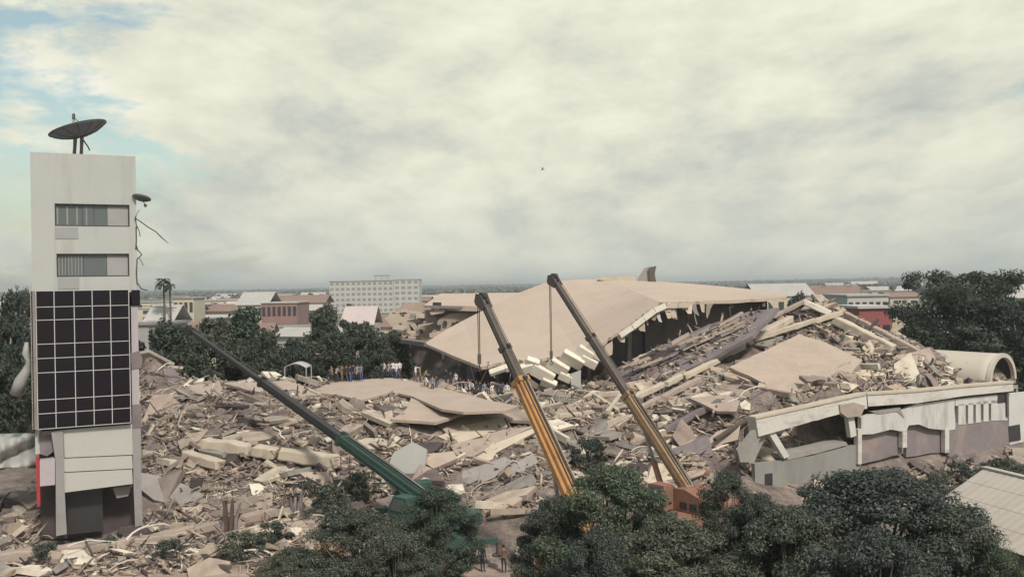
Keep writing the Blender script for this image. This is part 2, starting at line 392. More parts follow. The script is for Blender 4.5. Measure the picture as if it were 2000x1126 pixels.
_t = Vector((BX.x - AX.x, BX.y - AX.y, 0)).normalized(); _n = Vector((_t.y, -_t.x, 0))
for _u in range(2, 40, 4):
    for _off, _z in ((7.0, 0.2), (3.0, 0.6), (0.8, 1.2 + 0.8 * (_u > 8) * 0.0), (-1.2, 2.0), (-4.5, 7.3)):
        _q = Vector((AX.x, AX.y, 0)) + _t * _u + _n * _off; CTRL.append((_q.x, _q.y, _z))
CTRL += [(x, 52, -0.3) for x in range(-66, 67, 12)] + [(x, 128, -0.5) for x in range(-66, 67, 12)] + [(s * 66, y, -0.5) for s in (-1, 1) for y in range(62, 126, 10)]
CP = np.array(CTRL)
def _rbf():
    d = np.hypot(CP[:, None, 0] - CP[None, :, 0], CP[:, None, 1] - CP[None, :, 1])
    A = -d - 0.6 * np.eye(len(CP)); n = len(CP)
    B = np.ones((n + 1, n + 1)); B[:n, :n] = A; B[n, n] = 0
    return np.linalg.solve(B, np.append(CP[:, 2], 0))
WT = _rbf()
GX0, GY0, GS, GNX, GNY = -66.0, 52.0, 0.4, 331, 191
gx = GX0 + GS * np.arange(GNX); gy = GY0 + GS * np.arange(GNY)
XX, YY = np.meshgrid(gx, gy)
ZZ = np.full(XX.shape, WT[-1])
for (x, y, z), wt in zip(CTRL, WT[:-1]): ZZ -= wt * np.hypot(XX - x, YY - y)
edge = np.clip(np.minimum.reduce([(XX + 64) / 8, (64 - XX) / 8, (YY - 52.5) / 4, (127 - YY) / 6]), 0, 1)
for j in range(GNY):
    for i in range(GNX):
        p = Vector((XX[j, i], YY[j, i], 0))
        if edge[j, i] > 0 and ZZ[j, i] > 0.2:
            k = min(1.0, ZZ[j, i] / 3.0)
            ZZ[j, i] += edge[j, i] * k * (0.5 * noise.noise(p * 0.22) + 0.45 * abs(noise.noise(p * 0.6 + Vector((9, 0, 3)))) - 0.2 + 0.3 * noise.noise(p * 1.5))
ZZ = ZZ * edge - 0.5 * (1 - edge)
def H(x, y):
    u = np.clip((np.asarray(x, float) - GX0) / GS, 0, GNX - 1.001); v = np.clip((np.asarray(y, float) - GY0) / GS, 0, GNY - 1.001)
    i, j = u.astype(int), v.astype(int); a, b = u - i, v - j
    return ZZ[j, i] * (1 - a) * (1 - b) + ZZ[j, i + 1] * a * (1 - b) + ZZ[j + 1, i] * (1 - a) * b + ZZ[j + 1, i + 1] * a * b
def hgt(x, y): return max(0.0, float(H(x, y)))
def hit(px, py):
    """where the line of sight through a pixel meets the heap"""
    d = ray(px, py); Y = np.arange(52, 128, 0.1)
    below = CAM_H + d.z * Y < H(d.x * Y, Y)
    k = int(np.argmax(below)) if below.any() else len(Y) - 1
    return P(px, py, float(Y[k]))
def nrm(x, y, e=1.2):
    return Vector((-(float(H(x + e, y)) - float(H(x - e, y))) / (2 * e), -(float(H(x, y + e)) - float(H(x, y - e))) / (2 * e), 1)).normalized()

def grid_faces(nx, ny):
    i, j = np.meshgrid(np.arange(nx - 1), np.arange(ny - 1)); a = (j * nx + i).ravel()
    return np.stack([a, a + 1, a + nx + 1, a + nx], 1)
# ground to the horizon: one sheet, slightly uneven far out, rising to low hills
R_ = 14000.0
gxs = np.concatenate([-np.geomspace(R_, 60, 40), np.linspace(-50, 50, 11), np.geomspace(60, R_, 40)])
gys = np.concatenate([np.linspace(-60, 140, 21), np.geomspace(155, R_, 60)])
A, B = np.meshgrid(gxs, gys)
C = np.zeros(A.shape)
for j in range(A.shape[0]):
    for i in range(A.shape[1]):
        r = math.hypot(A[j, i], B[j, i])
        if r > 1500:
            C[j, i] = min(1, (r - 1500) / 2500) * (8 + 16 * noise.noise(Vector((A[j, i] / 1800, B[j, i] / 1800, 1.3))))
me = np_mesh('ground', np.stack([A.ravel(), B.ravel(), C.ravel()], 1), grid_faces(len(gxs), len(gys)), 'ground')
tag(link(bpy.data.objects.new('ground', me)), kind='structure')
# trodden earth in front of the heap
gx2, gy2 = np.linspace(-40, 44, 90), np.linspace(38, 60, 40)
A, B = np.meshgrid(gx2, gy2)
C = np.maximum(0.0, H(A, B)) + 0.02 + 0.06 * np.sin(A * 1.3 + B) * np.cos(B * 0.9)
C = np.where(B > 53, np.maximum(C * 0.6, 0.02), 0.02 + 0.05 * np.abs(np.sin(A * 0.7) * np.cos(B * 0.8)))
me = np_mesh('earth_yard', np.stack([A.ravel(), B.ravel(), C.ravel()], 1), grid_faces(90, 40), 'earth', True)
tag(link(bpy.data.objects.new('earth_yard', me)), kind='structure')

# ------------------------------------------------------------------ frames: a vertical plane in which photo features are laid out
class Frame:
    def __init__(s, origin, tang):
        s.o = Vector(origin); s.t = Vector((tang[0], tang[1], 0)).normalized(); s.n = Vector((s.t.y, -s.t.x, 0))   # n towards the camera
        s.rz = math.atan2(s.t.y, s.t.x)
    def uz(s, px, py, off=0.0):
        """local (u, z) where a line of sight meets the plane pushed out by off towards the camera"""
        d = ray(px, py); c = Vector((0, 0, CAM_H))
        k = (s.o + s.n * off - c).dot(s.n) / d.dot(s.n)
        q = c + d * k - s.o
        return q.dot(s.t), q.z
    def root(s, name): return empty(name, s.o, s.rz)
    def rect(s, mb, px0, py0, px1, py1, off, thick):
        """box whose front face fills a pixel rectangle; local y runs away from the camera"""
        cy, cx = (py0 + py1) / 2, (px0 + px1) / 2
        u0, u1 = s.uz(px0, cy, off)[0], s.uz(px1, cy, off)[0]; z1, z0 = s.uz(cx, py0, off)[1], s.uz(cx, py1, off)[1]
        mb.box((u0, -off, z0), (u1, -off + thick, z1)); return (u0, u1, z0, z1)
    def poly(s, mb, pix, off, thick):
        pts = [s.uz(x, y, off) for x, y in pix]
        mb.prism([(u, -off, z) for u, z in pts], (0, thick, 0)); return mb

# ------------------------------------------------------------------ the surviving lift tower
TC = P(165, 1040, 60.0); vx, vy = TC.x, TC.y
T = Frame((vx, vy, 0), (vy, -vx))
tw = T.root('lift_tower')
tag(tw, 'tall pale tower left standing with a black glass grid and two strip windows', 'tower')
D = 6.0
def tp(name, mat, fn, parent=tw):
    mb = MB(); fn(mb); return mb.build(name, mat, parent)
uL, uR = T.uz(59, 330)[0], T.uz(265, 330)[0]
zT = T.uz(160, 301)[1]
zP1, zP0 = T.uz(165, 566)[1], T.uz(165, 832)[1]          # black panel top and bottom
w1 = [*T.uz(107, 420), *T.uz(253, 420)]; w1 = (w1[0], w1[2], T.uz(180, 442)[1], T.uz(180, 398.5)[1])
w2 = (T.uz(110.5, 517)[0], T.uz(252.5, 517)[0], T.uz(181, 540)[1], T.uz(181, 495)[1])
def front(mb):
    th = 0.35
    z = [zP1 - 0.2, w2[2], w2[3], w1[2], w1[3], zT]
    mb.box((uL, 0, z[0]), (uR, th, z[1])); mb.box((uL, 0, z[2]), (uR, th, z[3])); mb.box((uL, 0, z[4]), (uR, th, z[5]))
    for a, b, ww in ((z[1], z[2], w2), (z[3], z[4], w1)):
        mb.box((uL, 0, a), (ww[0], th, b)); mb.box((ww[1], 0, a), (uR, th, b))
tp('front_wall', 'tower_paint', front)
tp('side_wall', 'tower_paint', lambda m: m.box((uL + 0.003, 0.352, zP0 - 1.6), (uL + 0.35, D, zT - 0.003)))
tp('side_wall', 'tower_paint', lambda m: m.box((uR - 0.35, 0.352, 6.0), (uR - 0.003, D, zT - 0.003)))
tp('back_wall', 'tower_paint', lambda m: m.box((uL + 0.352, D - 0.35, 0.3), (uR - 0.352, D - 0.004, zT - 0.006)))
tp('roof_slab', 'tower_paint', lambda m: m.box((uL + 0.352, 0.353, zT - 0.35), (uR - 0.352, D - 0.352, zT - 0.1)))
for z in (w1[2] - 0.5, w2[2] - 0.5, zP0 + 0.1, zP1 - 0.5):
    tp('floor_slab', 'concrete_grey', lambda m: m.box((uL + 0.36, 0.36, z), (uR - 0.36, D - 0.36, z + 0.22)))
# a lift core wall behind the windows
tp('core_wall', 'tower_column', lambda m: m.box((uL + 0.4, 2.6, 1.0), (uR - 0.4, 2.85, zT - 0.4)))
for ww, cuts in ((w1, (0.36, 0.52, 0.705)), (w2, (0.12, 0.36, 0.695))):
    win = tp('window', 'window_dark', lambda m: (m.box((ww[0], 0.05, ww[2]), (ww[1], 0.33, ww[2] + 0.07)), m.box((ww[0], 0.05, ww[3] - 0.06), (ww[1], 0.33, ww[3] - 0.002)),
              m.box((ww[0], 0.06, ww[2] + 0.07), (ww[0] + 0.06, 0.33, ww[3] - 0.06)), m.box((ww[1] - 0.06, 0.06, ww[2] + 0.07), (ww[1], 0.33, ww[3] - 0.06))))
    e = [0.0] + list(cuts) + [1.0]
    for k in range(4):
        a, b = ww[0] + 0.06 + (ww[1] - ww[0] - 0.12) * e[k], ww[0] + 0.06 + (ww[1] - ww[0] - 0.12) * e[k + 1]
        y = 0.24 - 0.02 * (k % 2)
        tp('pane', 'patch_grey' if k == 3 else 'window_glass', lambda m: m.box((a, y, ww[2] + 0.075), (b - 0.02, y + 0.015, ww[3] - 0.065)), win)
    # curtain hanging and a lamp on the sill
    cu = MB(); n = 22
    a, b = ww[0] + 0.1, ww[0] + (1.5 if ww is w2 else 2.2)
    pts = [(a + (b - a) * i / n, 0.20 + 0.025 * (i % 2)) for i in range(n + 1)]
    for i in range(0, n, 3 if ww is w2 else 6):
        (x0, y0), (x1, y1) = pts[i], pts[i + 1]
        cu.add([(x0, y0, ww[2] + 0.1), (x1, y1, ww[2] + 0.1), (x1, y1, ww[3] - 0.1), (x0, y0, ww[3] - 0.1)], [(0, 1, 2, 3)])
    cu.build('curtain', 'tower_column', win)
u0, u1 = T.uz(107.5, 455)[0], T.uz(153, 455)[0]
tp('patch_panel', 'patch_grey', lambda m: T.rect(m, 107.5, 443.5, 153, 466, 0.03, 0.028))
tp('patch_panel', 'patch_grey', lambda m: T.rect(m, 112.5, 541.5, 155, 564, 0.03, 0.028))
# black glass grid
GO = 0.45
cols = [72, 107.5, 146.5, 182, 217.5, 253.5]
rows = [568, 599.5, 625, 672, 700, 728, 781, 808, 838]
ub = [T.uz(x, 700, GO)[0] for x in cols]
zb = [T.uz(74, y, GO)[1] for y in rows]
gp = tp('glass_wall', 'steel_black', lambda m: m.box((ub[0], -GO + 0.04, zb[-1]), (ub[-1], -0.01, zb[0])))
gp['label'] = 'black glass wall with a white grid'
for i in range(5):
    for j in range(8):
        tp('glass_panel', 'black_glass', lambda m: m.box((ub[i] + 0.03, -GO + 0.01, zb[j + 1] + 0.03), (ub[i + 1] - 0.03, -GO + 0.04 - 0.002, zb[j] - 0.03)), gp)
for i in range(6): tp('mullion', 'mullion_white', lambda m: m.box((ub[i] - 0.022, -GO - 0.02, zb[-1] - 0.03), (ub[i] + 0.022, -GO + 0.045, zb[0] + 0.03)), gp)
for j in range(9): tp('transom', 'mullion_white', lambda m: m.box((ub[0] - 0.03, -GO - 0.02, zb[j] - 0.02), (ub[-1] + 0.03, -GO + 0.043, zb[j] + 0.02)), gp)
# glass on the left return and a torn piece of it at the top right
tp('side_glass', 'black_glass', lambda m: m.box((uL - 0.06, -0.2, zP0 + 0.1), (uL - 0.004, D * 0.5, zP1 - 0.05)))
for z in np.linspace(zP0 + 0.3, zP1 - 0.3, 7): tp('side_transom', 'mullion_white', lambda m: m.box((uL - 0.085, -0.2, z), (uL - 0.05, D * 0.5, z + 0.06)))
tp('torn_glass', 'black_glass', lambda m: T.rect(m, 257, 566, 273.5, 596, 0.2, 0.17))
tp('corner_panel', 'lilac_panel', lambda m: T.rect(m, 256.5, 597, 270, 690, 0.1, 0.3))
tp('corner_panel', 'lilac_panel', lambda m: T.rect(m, 257.5, 720, 272, 790, 0.1, 0.3))
tp('bare_joint', 'concrete_mauve', lambda m: (T.poly(m, [(255, 690), (272, 684), (279, 700), (276, 718), (257, 721)], 0.14, 0.3)))
tp('broken_beam', 'concrete_mauve', lambda m: T.poly(m, [(258, 790), (276, 788), (277, 815), (271, 838), (258, 838)], 0.1, 0.3))
tp('corner_strip', 'concrete_grey', lambda m: T.rect(m, 61, 568, 70.5, 838, 0.12, 0.4))
# storeys under the glass: pale cladding between two bare columns, a lobby below, its shade painted dark
cl = MB()
bandy = [(839, 893, 828, 887), (895, 921, 889, 914), (923, 961, 916, 944)]
for k, (a, b, c, d) in enumerate(bandy):
    tp('cladding_panel', 'tower_panel', lambda m: T.poly(m, [(124, a), (258, c), (259.5, d), (126, b)], 0.12, 0.2))
tp('column', 'tower_column', lambda m: T.poly(m, [(100, 843), (123.5, 838), (126.5, 962), (130.5, 1042), (109.5, 1046), (108.5, 900)], 0.25, 0.5))
tp('column', 'tower_column', lambda m: T.poly(m, [(258.5, 838), (275, 836), (276.5, 960), (279, 1025), (264, 1028), (261, 950)], 0.18, 0.5))
tp('lobby_dark_sheet', 'steel_black', lambda m: T.poly(m, [(131, 958), (200, 948), (202, 1036), (132, 1043)], -1.0, 0.1))  # dark sheet standing for the shade in the lobby opening
tp('lobby_back', 'shade_debris', lambda m: T.poly(m, [(76, 838), (270, 838), (275, 1046), (80, 1052)], -2.0, 0.2))  # back sheet carries the lobby's shade in its colour
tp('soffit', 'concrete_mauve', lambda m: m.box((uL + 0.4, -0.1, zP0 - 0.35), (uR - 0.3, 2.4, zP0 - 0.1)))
tp('white_box', 'lilac_panel', lambda m: T.poly(m, [(77.5, 899), (107.5, 895), (107.5, 946), (78, 949)], 0.2, 1.2))
tp('red_post', 'red_paint', lambda m: T.poly(m, [(70, 892), (76.5, 890), (79, 986), (72, 988)], 0.1, 0.4))
tp('hanging_junk', 'concrete_mauve', lambda m: T.poly(m, [(76, 845), (100, 842), (106, 880), (92, 890), (78, 886)], -0.3, 0.4))
tp('hanging_junk', 'concrete_grey', lambda m: T.poly(m, [(220, 952), (258, 948), (250, 968), (228, 972)], -0.6, 0.3))
# torn cables and reinforcing rods dangling from the right edge
def tcab(pix, off, r, mat='steel_dark'):
    mb = MB(); mb.tube([(T.uz(x, y, off)[0], -off, T.uz(x, y, off)[1]) for x, y in pix], r, 5)
    return mb.build('torn_cable', mat, tw)
tcab([(263, 425), (275, 433), (290, 444), (304, 452), (316, 464), (329, 475)], 0.1, [0.04] * 5 + [0.02])
tcab([(272, 410), (264, 424), (268, 446)], 0.1, 0.025)
tcab([(267, 440), (272, 452), (274, 462)], 0.12, 0.03)
tcab([(266, 443), (266.5, 470), (265, 485)], 0.05, 0.04)
tcab([(266, 478), (269, 488), (277, 497), (268, 506), (266.5, 530), (268, 552), (276, 564), (288, 567)], 0.06, 0.045)
tcab([(272, 503), (277, 512), (280, 518)], 0.06, 0.025)
tcab([(266, 596), (300, 599), (345, 601)], 0.15, 0.025)
# dish on the roof
DZ = zT
da = T.uz(95, 264, -2.5); db = T.uz(207, 238, -2.5)
dc = ((da[0] + db[0]) / 2, 2.5, (da[1] + db[1]) / 2); dr = math.hypot(db[0] - da[0], db[1] - da[1]) / 2
dish = T.root('satellite_dish'); tag(dish, 'large dark satellite dish on legs on top of the tower', 'satellite dish')
tilt = math.atan2(db[1] - da[1], db[0] - da[0])
# axis of the dish leans away so the shell shows from below
Md = Matrix.Translation(dc) @ Matrix.Rotation(-tilt, 4, 'Y') @ Matrix.Rotation(math.radians(-3), 4, 'X')
mb = MB(); nr, ns = 7, 36; vs = [(0, 0, -0.29 * dr)]; fs = []
for i in range(1, nr + 1):
    rr = dr * i / nr
    for k in range(ns): vs.append((rr * math.cos(2 * math.pi * k / ns), rr * math.sin(2 * math.pi * k / ns), -0.29 * dr * (1 - (i / nr) ** 2)))
for k in range(ns): fs.append((0, 1 + k, 1 + (k + 1) % ns))
for i in range(nr - 1):
    for k in range(ns): fs.append((1 + i * ns + k, 1 + (i + 1) * ns + k, 1 + (i + 1) * ns + (k + 1) % ns, 1 + i * ns + (k + 1) % ns))
mb.add([Md @ Vector(p) for p in vs], fs); sh_ = mb.build('reflector', 'dish_metal', dish, True)
so = sh_.modifiers.new('thick', 'SOLIDIFY'); so.thickness = 0.05
for k in range(12):
    th = 2 * math.pi * k / 12; mb = MB()
    mb.tube([Md @ Vector((dr * q * math.cos(th), dr * q * math.sin(th), -0.29 * dr * (1 - q * q) - 0.06)) for q in (0.1, 0.4, 0.7, 1.0)], 0.035, 5)
    mb.build('rib', 'steel_dark', dish)
mb = MB(); mb.tube([Md @ Vector((dr * math.cos(2 * math.pi * k / 36), dr * math.sin(2 * math.pi * k / 36), 0)) for k in range(37)], 0.05, 5); mb.build('rim', 'steel_dark', dish)
feed = Md @ Vector((0, 0, 0.42 * dr))
mb = MB(); mb.tube([feed - Vector((0, 0, 0.12)), feed + Vector((0, 0, 0.25))], [0.12, 0.09], 8); mb.build('feed_horn', 'steel_dark', dish)
for k in range(3):
    th = 2 * math.pi * k / 3 + 0.4; mb = MB(); mb.tube([Md @ Vector((dr * 0.4 * math.cos(th), dr * 0.4 * math.sin(th), -0.2 * dr)), feed], 0.025, 5); mb.build('feed_strut', 'steel_dark', dish)
for pix in ([(147, 270), (144, 301)], [(160, 268), (158, 302)]):
    (a, b), (c, d_) = [T.uz(x, y, -2.5) for x, y in pix]
    mb = MB(); mb.tube([(a, 2.5, b), (a - 0.03, 2.5, (b + d_) / 2), (c, 2.5, zT - 0.1)], [0.13, 0.11, 0.12], 8); mb.build('leg', 'steel_dark', dish)
a = T.uz(160, 270, -2.5); c = T.uz(172, 288, -2.5)
mb = MB(); mb.tube([(a[0], 2.5, a[1]), (c[0], 2.2, c[1]), (c[0] + 0.1, 2.2, c[1] - 0.25)], 0.05, 6); mb.build('elevation_strut', 'steel_dark', dish)
# small dish torn loose, hanging off the right edge on a bracket
sdsh = T.root('small_antenna'); tag(sdsh, 'small dark antenna hanging off the right edge of the tower top', 'antenna')
c0 = T.uz(277, 385, 0.1); mb = MB(); ns = 18
Ms = Matrix.Translation((c0[0], -0.1, c0[1])) @ Matrix.Rotation(math.radians(14), 4, 'Y') @ Matrix.Rotation(math.radians(-14), 4, 'X')
vs = [(0, 0, -0.2)]; fs = []
for i in range(1, 4):
    for k in range(ns): vs.append((0.58 * i / 3 * math.cos(2 * math.pi * k / ns), 0.58 * i / 3 * math.sin(2 * math.pi * k / ns), -0.2 * (1 - (i / 3) ** 2)))
for k in range(ns): fs.append((0, 1 + k, 1 + (k + 1) % ns))
for i in range(2):
    for k in range(ns): fs.append((1 + i * ns + k, 1 + (i + 1) * ns + k, 1 + (i + 1) * ns + (k + 1) % ns, 1 + i * ns + (k + 1) % ns))
mb.add([Ms @ Vector(p) for p in vs], fs); o = mb.build('reflector', 'dish_metal', sdsh, True)
so = o.modifiers.new('thick', 'SOLIDIFY'); so.thickness = 0.06
mb = MB(); q = T.uz(284, 401, 0.1); mb.tube([Ms @ Vector((0.1, 0, -0.2)), (q[0], -0.1, q[1])], 0.03, 5); mb.tube([(q[0], -0.1, q[1] + 0.08), (q[0], -0.1, q[1] - 0.1)], 0.1, 8); mb.build('feed_horn', 'steel_dark', sdsh)
mb = MB(); q = T.uz(264, 381, 0); mb.bar((q[0] - 0.1, 0.1, q[1] - 0.1), Ms @ Vector((0, 0, -0.22)), 0.07, 0.07); mb.build('bracket', 'steel_dark', sdsh)

# bent duct hanging on the tower's left flank, crumpled canopy sheet beyond it
mb = MB(); mb.tube([P(52, 668, 63), P(50, 690, 63), P(56, 705, 63), P(52, 722, 63), P(40, 745, 63), P(30, 770, 63)], [0.12, 0.25, 0.14, 0.28, 0.42, 0.40], 10)
tag(mb.build('bent_duct', 'sheet_grey', None, True), 'bent pale duct hanging off the left flank of the tower', 'duct')
n = 26; mb = MB(); vs, fs = [], []
for j in range(9):
    for i in range(n):
        x = -30 + 108 * i / (n - 1)
        y = 846 + 66 * j / 8 + (72 - x) * 0.03
        q = P(x, y, 66 - 2.5 * j / 8 + 0.9 * math.sin(j * 0.95 + i * 0.22) + 0.25 * math.sin(i * 0.9))
        vs.append(q)
for j in range(8):
    for i in range(n - 1): fs.append((j * n + i, j * n + i + 1, (j + 1) * n + i + 1, (j + 1) * n + i))
mb.add(vs, fs); o = mb.build('canopy_sheet', 'sheet_grey', None, True); tag(o, 'crumpled pale grey canopy sheet to the left of the tower foot', 'canopy')
so = o.modifiers.new('thick', 'SOLIDIFY'); so.thickness = 0.08
# ------------------------------------------------------------------ hero slabs laid on the heap
def hero_pts(pix, n=None, lift=0.3, Y=None):
    cx, cy = sum(p[0] for p in pix) / len(pix), sum(p[1] for p in pix) / len(pix)
    c = hit(cx, cy) if Y is None else P(cx, cy, Y)
    nn = Vector(n).normalized() if n else (nrm(c.x, c.y, 2.0) + Vector((0, -0.25, 0.2))).normalized()
    c = c + nn * lift; cam0 = Vector((0, 0, CAM_H)); out = []
    for px, py in pix:
        d = ray(px, py); k = (c - cam0).dot(nn) / d.dot(nn); out.append(cam0 + d * k)
    return out, nn
def slab(name, pix, mat, thick=0.25, n=None, lift=0.3, Y=None, ragged=0.12, seed=1, parent=None, fill=False):
    pts, nn = hero_pts(pix, n, lift, Y)
    if parent is None and nn.z > 0.3: bed(pts, nn, thick + 0.12, fill)
    pts = rag(pts, 0.9, ragged, seed) if ragged else pts
    mb = MB(); mb.prism(pts, -nn * thick)
    return mb.build(name, mat, parent, tri=True)
def bar_px(mb, pa, pb, wpx, Ya=None, Yb=None, lift=0.35, deep=1.0):
    a = P(*pa, Ya) if Ya else hit(*pa) + Vector((0, -0.2, lift)); b = P(*pb, Yb) if Yb else hit(*pb) + Vector((0, -0.2, lift))
    wm = wpx * (a.y + b.y) / 2 / F_PX
    mb.bar(a, b, wm * deep, wm); return a, b

def inside(poly, x, y):
    res = np.zeros(np.shape(x), bool); n = len(poly)
    for i in range(n):
        x0, y0 = poly[i]; x1, y1 = poly[(i + 1) % n]
        res ^= ((y0 > y) != (y1 > y)) & (x < (x1 - x0) * (y - y0) / (y1 - y0 + 1e-9) + x0)
    return res
BEDS = []
def bed(pts, nn, gap, fill=False):
    """the heap never rises through a slab that lies on it"""
    m = inside([(p.x, p.y) for p in pts], XX, YY); c = pts[0]
    zs = c.z - ((XX - c.x) * nn.x + (YY - c.y) * nn.y) / nn.z - gap
    BEDS.append((m, zs)); ZZ[m] = zs[m] if fill else np.minimum(ZZ, zs)[m]
HEAPS = {}
HEAPS['left'] = tag(empty('rubble_heap'), 'broad heap of broken concrete between the tower and the green boom', 'rubble')
HEAPS['fore'] = tag(empty('rubble_heap'), 'low spread of rubble on the ground at the foot of the tower', 'rubble')
HEAPS['mid'] = tag(empty('rubble_heap'), 'heap of broken slabs in the middle below the big fallen roof', 'rubble')
HEAPS['right'] = tag(empty('rubble_heap'), 'steep heap of splintered concrete around the smaller tan slab', 'rubble')
HEAPS['annex'] = tag(empty('rubble_heap'), 'loose debris lying on top of the white annex roof', 'rubble')
HEAPS['foot'] = tag(empty('rubble_heap'), 'debris strewn along the foot of the white annex wall', 'rubble')
UP = (0, -0.12, 1)
NOGO = []          # plan outlines kept free of loose debris
def keep_clear(o, grow=0.0):
    pts = [(v.co.x, v.co.y) for v in o.data.vertices]; NOGO.append(np.array(pts))
SH_PIX = [(597, 765), (650, 745), (760, 737), (830, 746), (885, 763), (960, 782), (1012, 792), (990, 801), (905, 804), (862, 798), (804, 773), (765, 765), (706, 781), (655, 770)]
SH_PTS, SH_N = hero_pts(SH_PIX, (0.0, -0.03, 1), 0.35)
s1 = slab('fallen_roof_sheet', SH_PIX, 'slab_tan', 0.2, (0.0, -0.03, 1), 0.35, None, 0.10, 3)
tag(s1, 'wide flat tan roof sheet lying below the crowd', 'roof slab')
s1b = slab('fallen_roof_sheet', [(803, 776), (862, 801), (908, 806), (850, 824), (766, 818), (794, 797)], 'slab_tan', 0.22, (0.03, -0.10, 1), 0.3, None, 0.10, 4)
tag(s1b, 'torn front corner of the flat tan sheet, cracked off below it', 'roof slab')
SHEET = s1
heroes = [
 ('broken_slab', [(848, 826), (906, 803), (985, 802), (1034, 800), (1037, 822), (980, 818), (925, 833), (874, 846)], 'slab_tan', (0, -0.25, 1), 0.25, 'stepped tan slab just below the wide flat roof sheet'),
 ('broken_slab', [(855, 851), (925, 826), (985, 813), (991, 832), (898, 867), (888, 856), (873, 859)], 'cream', (0.1, -0.45, 1), 0.3, 'cream slab with a notched end left of the orange boom'),
 ('broken_slab', [(878, 868), (980, 839), (1047, 830), (1000, 852), (922, 891), (893, 889)], 'concrete_pink', (0, -0.5, 1), 0.3, 'pinkish grey slab under the notched cream slab'),
 ('broken_slab', [(857, 913), (870, 921), (962, 896), (968, 884), (1048, 842), (1040, 836), (935, 878)], 'cream', (0.1, -0.75, 0.8), 0.3, 'long narrow cream slab pointing up to the orange boom'),
 ('broken_slab', [(905, 919), (985, 891), (1002, 900), (966, 931), (915, 959), (899, 932)], 'concrete_grey', (0.0, -0.75, 0.8), 0.35, 'smooth grey slab low in the middle beside the green crane'),
 ('broken_slab', [(1000, 906), (1040, 885), (1052, 902), (1012, 926), (975, 937)], 'concrete_grey', (0.2, -0.7, 0.8), 0.3, 'small grey slab leaning left of the orange boom foot'),
 ('broken_slab', [(824, 886), (886, 880), (893, 894), (846, 914), (828, 902)], 'slab_tan', (-0.1, -0.6, 0.9), 0.3, 'blunt tan slab end beside the tilted pale panel'),
 ('tilted_panel', [(768, 884), (806, 862), (833, 876), (831, 902), (818, 942), (790, 952), (746, 986), (734, 962)], 'sheet_grey', (-0.25, -0.85, 0.55), 0.25, 'pale grey panel standing tilted behind the green boom'),
 ('tilted_panel', [(790, 952), (822, 905), (846, 915), (820, 948), (806, 960)], 'concrete_pink', (0.5, -0.7, 0.5), 0.25, 'narrow pinkish panel folded against the pale grey panel'),
 ('wedge_slab', [(274, 922), (300, 926), (345, 938), (412, 972), (398, 986), (345, 986), (300, 975), (275, 955)], 'concrete_grey', (0.15, -0.5, 0.8), 0.6, 'grey wedge of slab sloping down from the tower foot'),
 ('broken_slab', [(274, 828), (298, 771), (348, 768), (378, 802), (352, 822), (322, 832)], 'concrete_pink', (0.2, -0.8, 0.6), 0.3, 'large grey pink slab leaning right beside the tower'),
 ('broken_slab', [(340, 758), (428, 745), (446, 776), (388, 786)], 'concrete_pink', (0.0, -0.5, 0.9), 0.25, 'flat slab on the left heap near the crest'),
 ('broken_slab', [(318, 722), (338, 716), (355, 740), (328, 752)], 'concrete_mauve', (0.3, -0.9, 0.4), 0.3, 'upright dark block on the crest right of the tower'),
 ('broken_slab', [(352, 722), (388, 736), (384, 750), (350, 744)], 'cream', (0.0, -0.9, 0.4), 0.3, 'cream block on the crest left of the green boom tip'),
 ('broken_slab', [(436, 748), (560, 743), (618, 762), (640, 785), (590, 778), (480, 760)], 'concrete_pink', (0.1, -0.4, 1), 0.25, 'long grey sheet under the black part of the green boom'),
 ('broken_slab', [(585, 922), (640, 920), (660, 956), (620, 952)], 'slab_tan', (0.1, -0.6, 0.8), 0.3, 'tan slab under the right end of the long cream beam'),
 ('broken_slab', [(487, 944), (506, 943), (548, 966), (520, 976), (492, 965)], 'white_block', (0, -0.8, 0.6), 0.2, 'white shard between the two broken column stumps'),
 ('broken_slab', [(350, 990), (402, 988), (372, 1015), (352, 1020)], 'concrete_pink', (0.1, -0.6, 0.8), 0.2, 'small pink slab below the grey wedge'),
 ('broken_slab', [(1308, 876), (1384, 849), (1393, 888), (1326, 914)], 'concrete_mauve', (-0.05, -0.85, 0.5), 0.35, 'smooth dark grey panel right of the yellow boom foot'),
 ('broken_slab', [(1376, 864), (1400, 842), (1446, 830), (1441, 858), (1398, 873)], 'slab_tan', (0.0, -0.85, 0.5), 0.3, 'tan panel with a hole beside the annex beam end'),
 ('broken_slab', [(1345, 776), (1420, 770), (1445, 782), (1438, 803), (1400, 802)], 'concrete_pink', (0, -0.5, 0.9), 0.25, 'flat pink slab below the smaller tan slab'),
 ('broken_slab', [(1755, 694), (1815, 678), (1832, 705), (1795, 722), (1758, 736)], 'concrete_pink', (0.1, -0.7, 0.7), 0.2, 'brown folded sheet left of the barrel vault'),
 ('broken_slab', [(1586, 573), (1604, 576), (1690, 632), (1700, 645), (1660, 628), (1610, 600)], 'concrete_pink', (0.35, -0.6, 0.7), 0.3, 'slab sloping right from the top of the right heap'),
 ('broken_slab', [(1095, 880), (1145, 868), (1150, 888), (1105, 900)], 'cream', (0.1, -0.7, 0.7), 0.3, 'cream slab right of the orange boom'),
 ('broken_slab', [(560, 1020), (650, 1003), (668, 1022), (600, 1040), (560, 1040)], 'concrete_pink', (0, -0.3, 1), 0.25, 'flat pale slab behind the gray column stump'),
 ('broken_slab', [(480, 1030), (546, 1010), (560, 1030), (500, 1050)], 'cream', (0, -0.3, 1), 0.25, 'flat slab on the ground between the stumps'),
]
for k, (nm, pix, mt, n, th, lb) in enumerate(heroes):
    o = slab(nm, pix, mt, th, n, 0.45, None, 0.10, 40 + k); tag(o, lb, 'slab')
